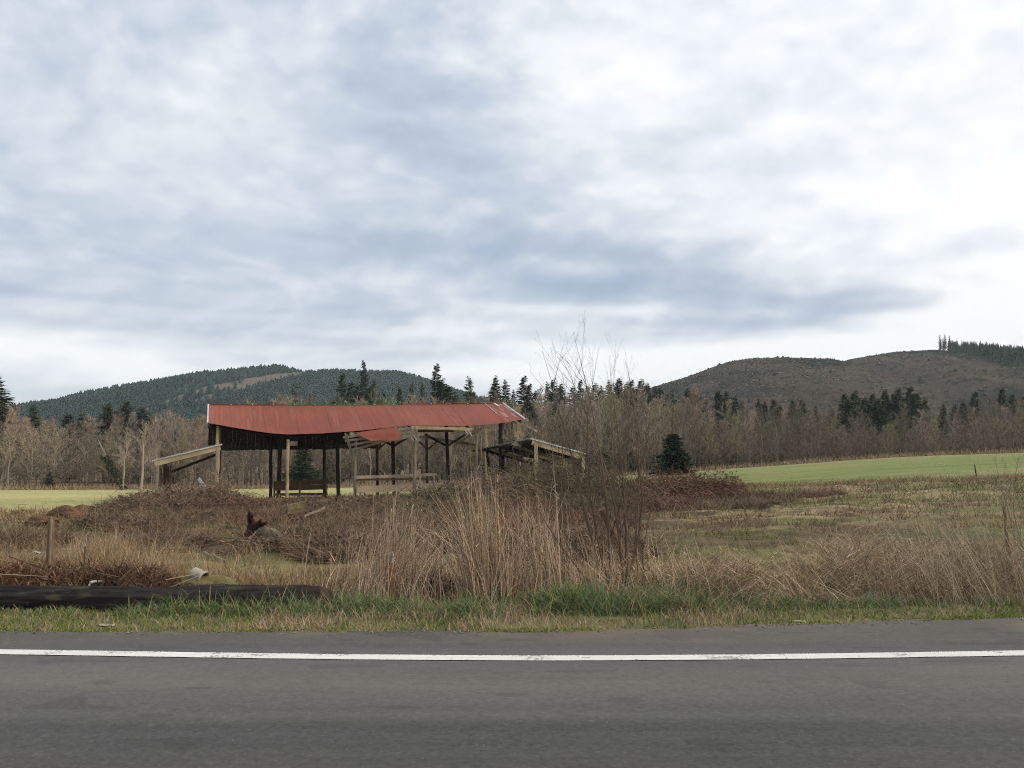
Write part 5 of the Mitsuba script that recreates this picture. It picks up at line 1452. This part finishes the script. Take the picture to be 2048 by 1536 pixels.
# ------------------------------------------------------------------ wire fence
frng = np.random.default_rng(5)
fence = thing('wire_fence', 'two-strand wire fence with weathered posts behind the verge', 'fence')
fp = at(103, 1034, 11.2)
obj('post', pole([fp[0], fp[1], gz(fp[0], fp[1]) - .3], fp, .044, .040, frng, lump=.05, k=6, sides=9), 'wood_post', fence, smooth=40)
obj('lit_side_strip', beam([fp[0] + .022, fp[1] - .034, gz(fp[0], fp[1]) + .05], [fp[0] + .020, fp[1] - .034, fp[2] - .02], .045, .02), 'wood_grey', fence, label='pale strip put on as the lit right side of the left post')  # pale strip stands in for light falling on the right of the post
a, b = at(1264, 1150, 11.4), at(1204, 1018, 11.0)
a[2] = min(a[2], gz(a[0], a[1]) + .05)
obj('post', pole(a, b, .060, .045, frng, lump=.06, k=6, sides=9), 'wood_post', fence, smooth=40, label='brown fence post leaning to the left')
c = at(2008, 1012, 14.5)
obj('post', pole([c[0] + .06, c[1], gz(c[0], c[1]) - .2], c, .034, .026, frng, k=5), 'wood_post', fence, label='dark fence post among pale grass')
wr = [[fp + [0, 0, -.20], at(640, 1079, 11.5), at(1000, 1070, 11.4), at(1222, 1058, 11.2)],
      [fp + [0, 0, -.43], at(330, 1098, 11.3), at(700, 1095, 11.5), at(1235, 1092, 11.3)]]
for w in wr:
    w = np.array(w)
    t = np.linspace(0, len(w) - 1, 50)
    P = np.stack([np.interp(t, np.arange(len(w)), w[:, i]) for i in range(3)], 1)
    obj('wire', tubes(P[None], np.full((1, 50), .0022), sides=4)[:2], 'wire_metal', fence)
s = at(1949, 930, 60)
whole('fence_stake', pole([s[0] + .15, 60, gz(s[0], 60) - .2], s, .05, .035, frng, k=4), 'wood_dark', 'lone thin dark stake at the edge of the right field', 'stake')

# ------------------------------------------------------------------ the dark log on the verge
lr = np.random.default_rng(3)
lg = thing('fallen_pole', 'long black creosoted pole lying in the grass along the verge', 'log')
pts_ = [at(-260, 1196, 8.75), at(0, 1196, 8.66), at(200, 1192, 8.62), at(400, 1186, 8.62), at(560, 1184, 8.70), at(640, 1186, 8.78)]
pts_ = np.array(pts_); 
for q in pts_:
    q[2] = gz(q[0], q[1]) + .105
k = 90
t = np.linspace(0, len(pts_) - 1, k)
P = np.stack([np.interp(t, np.arange(len(pts_)), pts_[:, i]) for i in range(3)], 1)
rad = np.full(k, .128) + np.linspace(.015, -.008, k) + .012 * np.sin(np.linspace(0, 17, k)) * np.sin(np.linspace(0, 7, k)) + lr.normal(0, .002, k)
v, f, _ = tubes(P[None], rad[None], sides=14)
v = v.reshape(k, 14, 3)
nz = .6 * (meshkit.fbm(v.reshape(-1, 3) * [3, 14, 14], 4, 5).reshape(k, 14, 1) - .5) + .5 * (meshkit.fbm(v.reshape(-1, 3) * [1.6, 4, 4], 3, 9).reshape(k, 14, 1) - .5)
v = P[:, None] + (v - P[:, None]) * (1 + .55 * nz)
cap = np.vstack([v.reshape(-1, 3), P[:1]])
j = np.arange(14)
f = np.vstack([f, np.stack([j * 0 + k * 14, (j + 1) % 14, j], 1)])
obj('shaft', (cap, f), 'creosote', lg, smooth=50)
end = at(683, 1188, 8.86); end[2] = P[-1][2] - .03
w = np.array([v[-1, q] for q in range(14)])
far = end + (w - P[-1]) * np.array([.5, .62, .62]) + np.array([0, 0, -.02])
vv = np.vstack([w, far, [far.mean(0)]])
ff = np.vstack([np.stack([j, (j + 1) % 14, (j + 1) % 14 + 14], 1), np.stack([j, (j + 1) % 14 + 14, j + 14], 1), np.stack([j + 14, (j + 1) % 14 + 14, 0 * j + 28], 1)])
scene['splintered'] = principled(proc(wood_fn((0.085, 0.056, 0.042), (0.030, 0.022, 0.018))), 0.95, 0.1)
obj('broken_end', (vv, ff), 'splintered', lg, label='brown splintered end of the pole')

# ------------------------------------------------------------------ stump, boards and litter before the barn
drng = np.random.default_rng(8)


def lump(c, rx_, ry_, rz_, seed, rough=.35, sub=3):
    m = trimesh.creation.icosphere(subdivisions=sub)
    v = np.array(m.vertices)
    n = meshkit.fbm(v * 1.7 + seed, 6, seed) - .5
    v = v * (1 + rough * 2 * n)[:, None] * [rx_, ry_, rz_]
    return v + c, np.array(m.faces)


def ground_at(px, Y, up=0.0):
    p = at(px, 1000, Y)
    return np.array([p[0], Y, gz(p[0], Y) + up])


# uprooted rotten log
sk = thing('rotten_log', 'broken hollow log with torn rust-brown root end lying before the barn', 'log')
c0, c1 = at(515, 1060, 18.6), at(580, 1086, 17.6)
v, f = pole(c0, c1, .17, .10, drng, sides=14, k=10, wob=.012, lump=.05)
obj('trunk', (v, f), 'peeled_log', sk, smooth=45)
for px0, py0, px1, py1, w in ((508, 1062, 497, 1024, .10), (506, 1064, 506, 1030, .09), (505, 1066, 488, 1078, .11), (512, 1060, 522, 1040, .10), (514, 1058, 533, 1046, .08), (505, 1066, 500, 1078, .10), (508, 1068, 518, 1082, .10), (503, 1058, 490, 1068, .07)):
    obj('root', pole(at(px0, py0, 18.5), at(px1, py1, 18.2), w, w * .35, drng, sides=7, k=4, wob=.03, lump=.15), 'rotten', sk, smooth=45)
obj('dark_core', lump(at(508, 1064, 18.45), .15, .12, .20, 4), 'creosote', sk)  # solid lump, near-black to stand in for a dark hollow
# boards lying about
for px0, py0, px1, py1, Y, h, m, lab in ((440, 1053, 488, 1057, 23, .09, 'wood_post', 'yellowish plank lying left of the broken log, upper one'), (430, 1066, 484, 1063, 22, .05, 'wood_post', 'yellowish plank lying left of the broken log, lower one'),
                                         (574, 1016, 612, 1008, 30, .20, 'wood_mossy', 'upper mossy plank in the brambles below the plank pen'), (574, 1022, 606, 1020, 29, .18, 'wood_mossy', 'lower mossy plank in the brambles below the plank pen'),
                                         (608, 1034, 650, 1014, 28, .07, 'wood_grey', 'pale stick slanting up through brambles below the pen'), (1097, 1043, 1113, 1038, 26, .10, 'wood_yellow', 'short yellow board end in the brambles, upper one left of the shrub'),
                                         (1093, 1072, 1108, 1069, 22, .07, 'wood_yellow', 'short yellow board end in the brambles, lower one left of the shrub'), (408, 1105, 452, 1122, 15, .05, 'wood_grey', 'pale branch lying in the grass left of the twig heap'),
                                         (1010, 1150, 965, 1190, 9.2, .014, 'wood_grey', 'thin pale stick leaning in the green grass at centre'), (818, 1195, 895, 1125, 9.3, .018, 'wood_grey', 'thin pale stick leaning in the tall dead grass'),
                                         (925, 1192, 1010, 1170, 8.75, .012, 'wood_grey', 'thin pale stick lying on the green grass'), (70, 1180, 130, 1150, 9.6, .05, 'wood_mossy', 'mossy stick lying across the rust-brown heap behind the pole'),
                                         (0, 1066, 34, 1048, 22, .10, 'wood_grey', 'grey weathered pole end at the left edge of the view')):
    A_, B_ = (at(px0, py0, Y), at(px1, py1, Y + .4)) if 'mossy plank' in lab or 'leaning' in lab or 'slanting' in lab else (lying(px0, py0, h * .5 + .02), lying(px1, py1, h * .5 + .02))
    if np.linalg.norm(B_ - A_) > 2.2:
        B_ = A_ + (B_ - A_) * 2.2 / np.linalg.norm(B_ - A_)
    whole('board' if h > .065 else 'stick', beam(A_, B_, h * .6, h, rng=drng, rough=.02), m, lab, 'board' if h > .065 else 'stick')
# twig heap
tb = MB()
for q in range(260):
    p = at(drng.normal(545, 42), drng.uniform(1086, 1112), drng.uniform(15.5, 18))
    p[2] = gz(p[0], p[1]) + drng.uniform(0, .30)
    d = drng.normal(size=3); d[2] *= .35; d /= np.linalg.norm(d)
    l = drng.uniform(.3, 1.1)
    v, f, c = tubes(np.array([[p - d * l / 2, p + drng.normal(0, .03, 3), p + d * l / 2]]), np.array([[.014, .011, .004]]), np.array([[0.20, 0.14, 0.10]]) * drng.uniform(.4, 1.4), sides=4)
    tb.add(v, f, c)
whole('twig_heap', tb.mesh(), 'vcol', 'heap of cut twigs lying below the broken log', 'brush pile', color=tb.color())
# rusty dead fern heaps behind the pole
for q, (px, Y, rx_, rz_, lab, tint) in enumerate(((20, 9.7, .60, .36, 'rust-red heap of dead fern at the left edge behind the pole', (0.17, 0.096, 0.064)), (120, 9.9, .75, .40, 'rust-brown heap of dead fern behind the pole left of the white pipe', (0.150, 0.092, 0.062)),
                                                  (272, 9.9, .60, .34, 'dark red-brown heap of dead fern right of the white pipe', (0.125, 0.074, 0.056)), (840, 9.6, .40, .20, 'dark stalks put in as the shaded hollow at the foot of the tall grass', (0.10, 0.075, 0.055)))):  # the last heap is dark stalks standing in for a shaded gap
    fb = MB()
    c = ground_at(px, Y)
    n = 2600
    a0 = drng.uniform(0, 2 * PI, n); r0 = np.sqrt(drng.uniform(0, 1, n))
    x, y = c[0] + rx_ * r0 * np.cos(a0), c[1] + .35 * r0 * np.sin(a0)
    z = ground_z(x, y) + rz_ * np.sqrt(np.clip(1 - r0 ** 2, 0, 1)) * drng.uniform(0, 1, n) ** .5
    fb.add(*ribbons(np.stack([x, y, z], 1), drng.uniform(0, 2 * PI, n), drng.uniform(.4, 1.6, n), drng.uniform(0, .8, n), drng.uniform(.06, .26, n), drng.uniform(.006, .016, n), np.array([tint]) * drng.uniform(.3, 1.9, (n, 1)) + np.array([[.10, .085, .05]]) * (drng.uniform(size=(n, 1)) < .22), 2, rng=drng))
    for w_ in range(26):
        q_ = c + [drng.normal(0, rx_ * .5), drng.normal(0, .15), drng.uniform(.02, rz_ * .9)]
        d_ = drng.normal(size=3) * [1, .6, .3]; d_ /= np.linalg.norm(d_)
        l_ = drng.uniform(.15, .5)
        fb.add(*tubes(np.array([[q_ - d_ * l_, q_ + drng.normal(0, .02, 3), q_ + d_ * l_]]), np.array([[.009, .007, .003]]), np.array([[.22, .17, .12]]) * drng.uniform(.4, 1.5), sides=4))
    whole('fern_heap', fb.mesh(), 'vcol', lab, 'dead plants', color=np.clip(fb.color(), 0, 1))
# earth mounds by the left field
for px, py, Y, a_, b_, m, lab, sd in ((132, 1031, 27, .50, .27, 'soil', 'large rounded brown earth mound behind the left fence post', 2), (164, 1022, 29, .40, .19, 'soil', 'smaller dark earth mound behind the large one', 3), (158, 1035, 26.8, .24, .10, 'rust', 'reddish clod at the right foot of the earth mounds', 5),
                                      (45, 1025, 34, .28, .10, 'soil', 'small dark clod at the edge of the pale field', 6), (85, 1046, 22, .42, .15, 'soil', 'dark hollow earth bank just left of the fence post', 7), (310, 1072, 20, .24, .22, 'rotten', 'dark rotten stump in the dead grass left of the planks', 8)):
    p = lying(px, py, b_ * .25)
    a_, b_ = a_ * p[1] / Y, b_ * p[1] / Y
    whole('earth_mound' if m != 'rotten' else 'tree_stump', lump(p, a_, .4, b_, sd, .55, 4), m, lab, 'mound' if m != 'rotten' else 'stump', smooth=True)
# white bucket lying on its side
bk = thing('bucket', 'dirty white plastic bucket lying on its side behind the pole', 'bucket')
bk_bank = at(402, 1165, 10.2)
bk_bank[2] = gz(bk_bank[0], bk_bank[1]) + .02
whole('earth_mound', lump(bk_bank, .42, .30, .19, 12, .4, 4), 'rough_ground', 'low earth bank under the dirty white bucket', 'mound', smooth=True)
bc = bk_bank + np.array([.0, -.10, .235])
prof = np.array([[.0, 0], [.085, 0], [.092, .01], [.112, .22], [.118, .225], [.118, .245], [.108, .25], [.103, .245], [.088, .015], [0, .012]])
m = trimesh.creation.revolve(prof, sections=24)
Rm = trimesh.transformations.concatenate_matrices(trimesh.transformations.translation_matrix(bc + [-.06, 0, 0]), trimesh.transformations.rotation_matrix(math.radians(-20), [0, 0, 1]), trimesh.transformations.rotation_matrix(math.radians(112), [0, 1, 0]))
m.apply_scale(.70)
m.apply_transform(Rm)
obj('shell', m, 'bucket_plastic', bk, smooth=40)
hp = .70 * np.array([[.118 * math.cos(t), .118 * math.sin(t) * .3, .2 - .12 * abs(math.sin(t))] for t in np.linspace(0, PI, 14)])
hp = trimesh.transformations.transform_points(hp, Rm)
obj('handle', tubes(hp[None], np.full((1, 14), .003), sides=5)[:2], 'wire_metal', bk)
# marker post with orange and white bands
mk = thing('road_marker', 'small orange and white banded plastic marker in the dead grass', 'marker')
p = at(783, 1150, 9.06)
g0 = gz(p[0], p[1]) - .05
top = at(781, 1104, 9.06)
for z0, z1, m, nm in ((g0, top[2] - .16, 'orange_plastic', 'base'), (top[2] - .16, top[2] - .11, 'orange_plastic', 'band'), (top[2] - .11, top[2] - .055, 'white_plastic', 'band'), (top[2] - .055, top[2] - .045, 'orange_plastic', 'band'), (top[2] - .045, top[2], 'white_plastic', 'cap')):
    r1 = .027 if nm != 'cap' else .022
    mm = trimesh.creation.revolve(np.array([[0, z0], [.026, z0], [.027, z0 + .004], [r1, z1 - .004], [r1 - .004, z1], [0, z1]]), sections=18)
    mm.apply_translation([p[0], p[1], 0])
    obj(nm, mm, m, mk, smooth=40)
# bent white pipe
g_ = at(178, 1190, 9.5); g_[2] = gz(g_[0], 9.5)
pp = np.array([g_, at(178, 1172, 9.5), at(181, 1165, 9.5), at(188, 1163, 9.55), at(206, 1163, 9.7)])
whole('white_pipe', tubes(pp[None], np.full((1, 5), .015), sides=10)[:2], 'white_plastic', 'bent white plastic pipe sticking up behind the pole', 'pipe')
whole('white_pipe', tubes(np.array([[at(245, 1165, 9.75), at(258, 1165, 9.85)]]), np.full((1, 2), .010), sides=8)[:2], 'white_plastic', 'short white pipe end lying in the red-brown fern heap', 'pipe')


def scrap(px, py, Y, sx, sy, m, lab, name='litter', cat='litter', seed=0):
    r = np.random.default_rng(400 + seed)
    c = lying(px, py, sy * .5 + .01)
    sx, sy = sx * c[1] / Y, sy * c[1] / Y
    a, b = np.meshgrid(np.linspace(-1, 1, 6), np.linspace(-1, 1, 6), indexing='ij')
    P = np.stack([a * sx, b * sx * .6, (np.sin(a * 2 + seed) + np.cos(b * 3)) * .3 * sy + r.normal(0, .12, a.shape) * sy], -1) + c
    P += r.normal(0, sx * .06, P.shape)
    v, f = sheet(P, .004)
    whole(name, (v, f), m, lab, cat)


scrap(72, 1066, 17, .075, .04, 'white_plastic', 'scrap of white plastic lying left of the fence post', seed=1)
scrap(60, 1082, 16, .06, .05, 'bucket_plastic', 'off-white crumpled scrap left of the fence post, below the white one', seed=2)
scrap(75, 1104, 13, .05, .03, 'white_plastic', 'bluish scrap of plastic lying at the foot of the fence post', seed=3)
scrap(592, 1069, 20, .18, .12, 'black_plastic', 'crumpled black plastic right of the broken log', name='plastic_sheet', cat='plastic sheet', seed=4)
scrap(812, 1111, 12, .10, .02, 'bucket_plastic', 'pale crumpled bag right of the banded marker', name='bag', cat='bag', seed=5)
scrap(1060, 1046, 26, .20, .12, 'bucket_plastic', 'pale rubbish in the brambles left of the bare shrub', seed=6)
scrap(450, 1020, 34, .09, .09, 'bucket_plastic', 'pale pinkish rubbish in the brambles below the barn', seed=7)
scrap(650, 1018, 33, .18, .10, 'black_plastic', 'black scrap in the brambles right of the mossy planks', seed=8)
scrap(1600, 1242, 7.62, .05, .012, 'bucket_plastic', 'small pale scrap of paper at the road edge on the right', name='paper_scrap', cat='paper', seed=9)
scrap(1156, 1035, 25, .05, .04, 'white_plastic', 'tiny white scrap in front of the bare shrub', seed=10)
scrap(215, 1249, 7.5, .07, .004, 'bucket_plastic', 'thin whitish strip lying in the short verge grass', name='plastic_strip', cat='litter', seed=11)

# ------------------------------------------------------------------ air
scene['haze'] = {'type': 'cube', 'to_world': T().translate([0, 0, 110]).scale([3100, 3100, 120]), 'bsdf': {'type': 'null'}, 'interior': {'type': 'ref', 'id': 'haze_air'}}
labels['haze'] = {'kind': 'stuff', 'label': 'thin winter haze in the air', 'category': 'haze'}
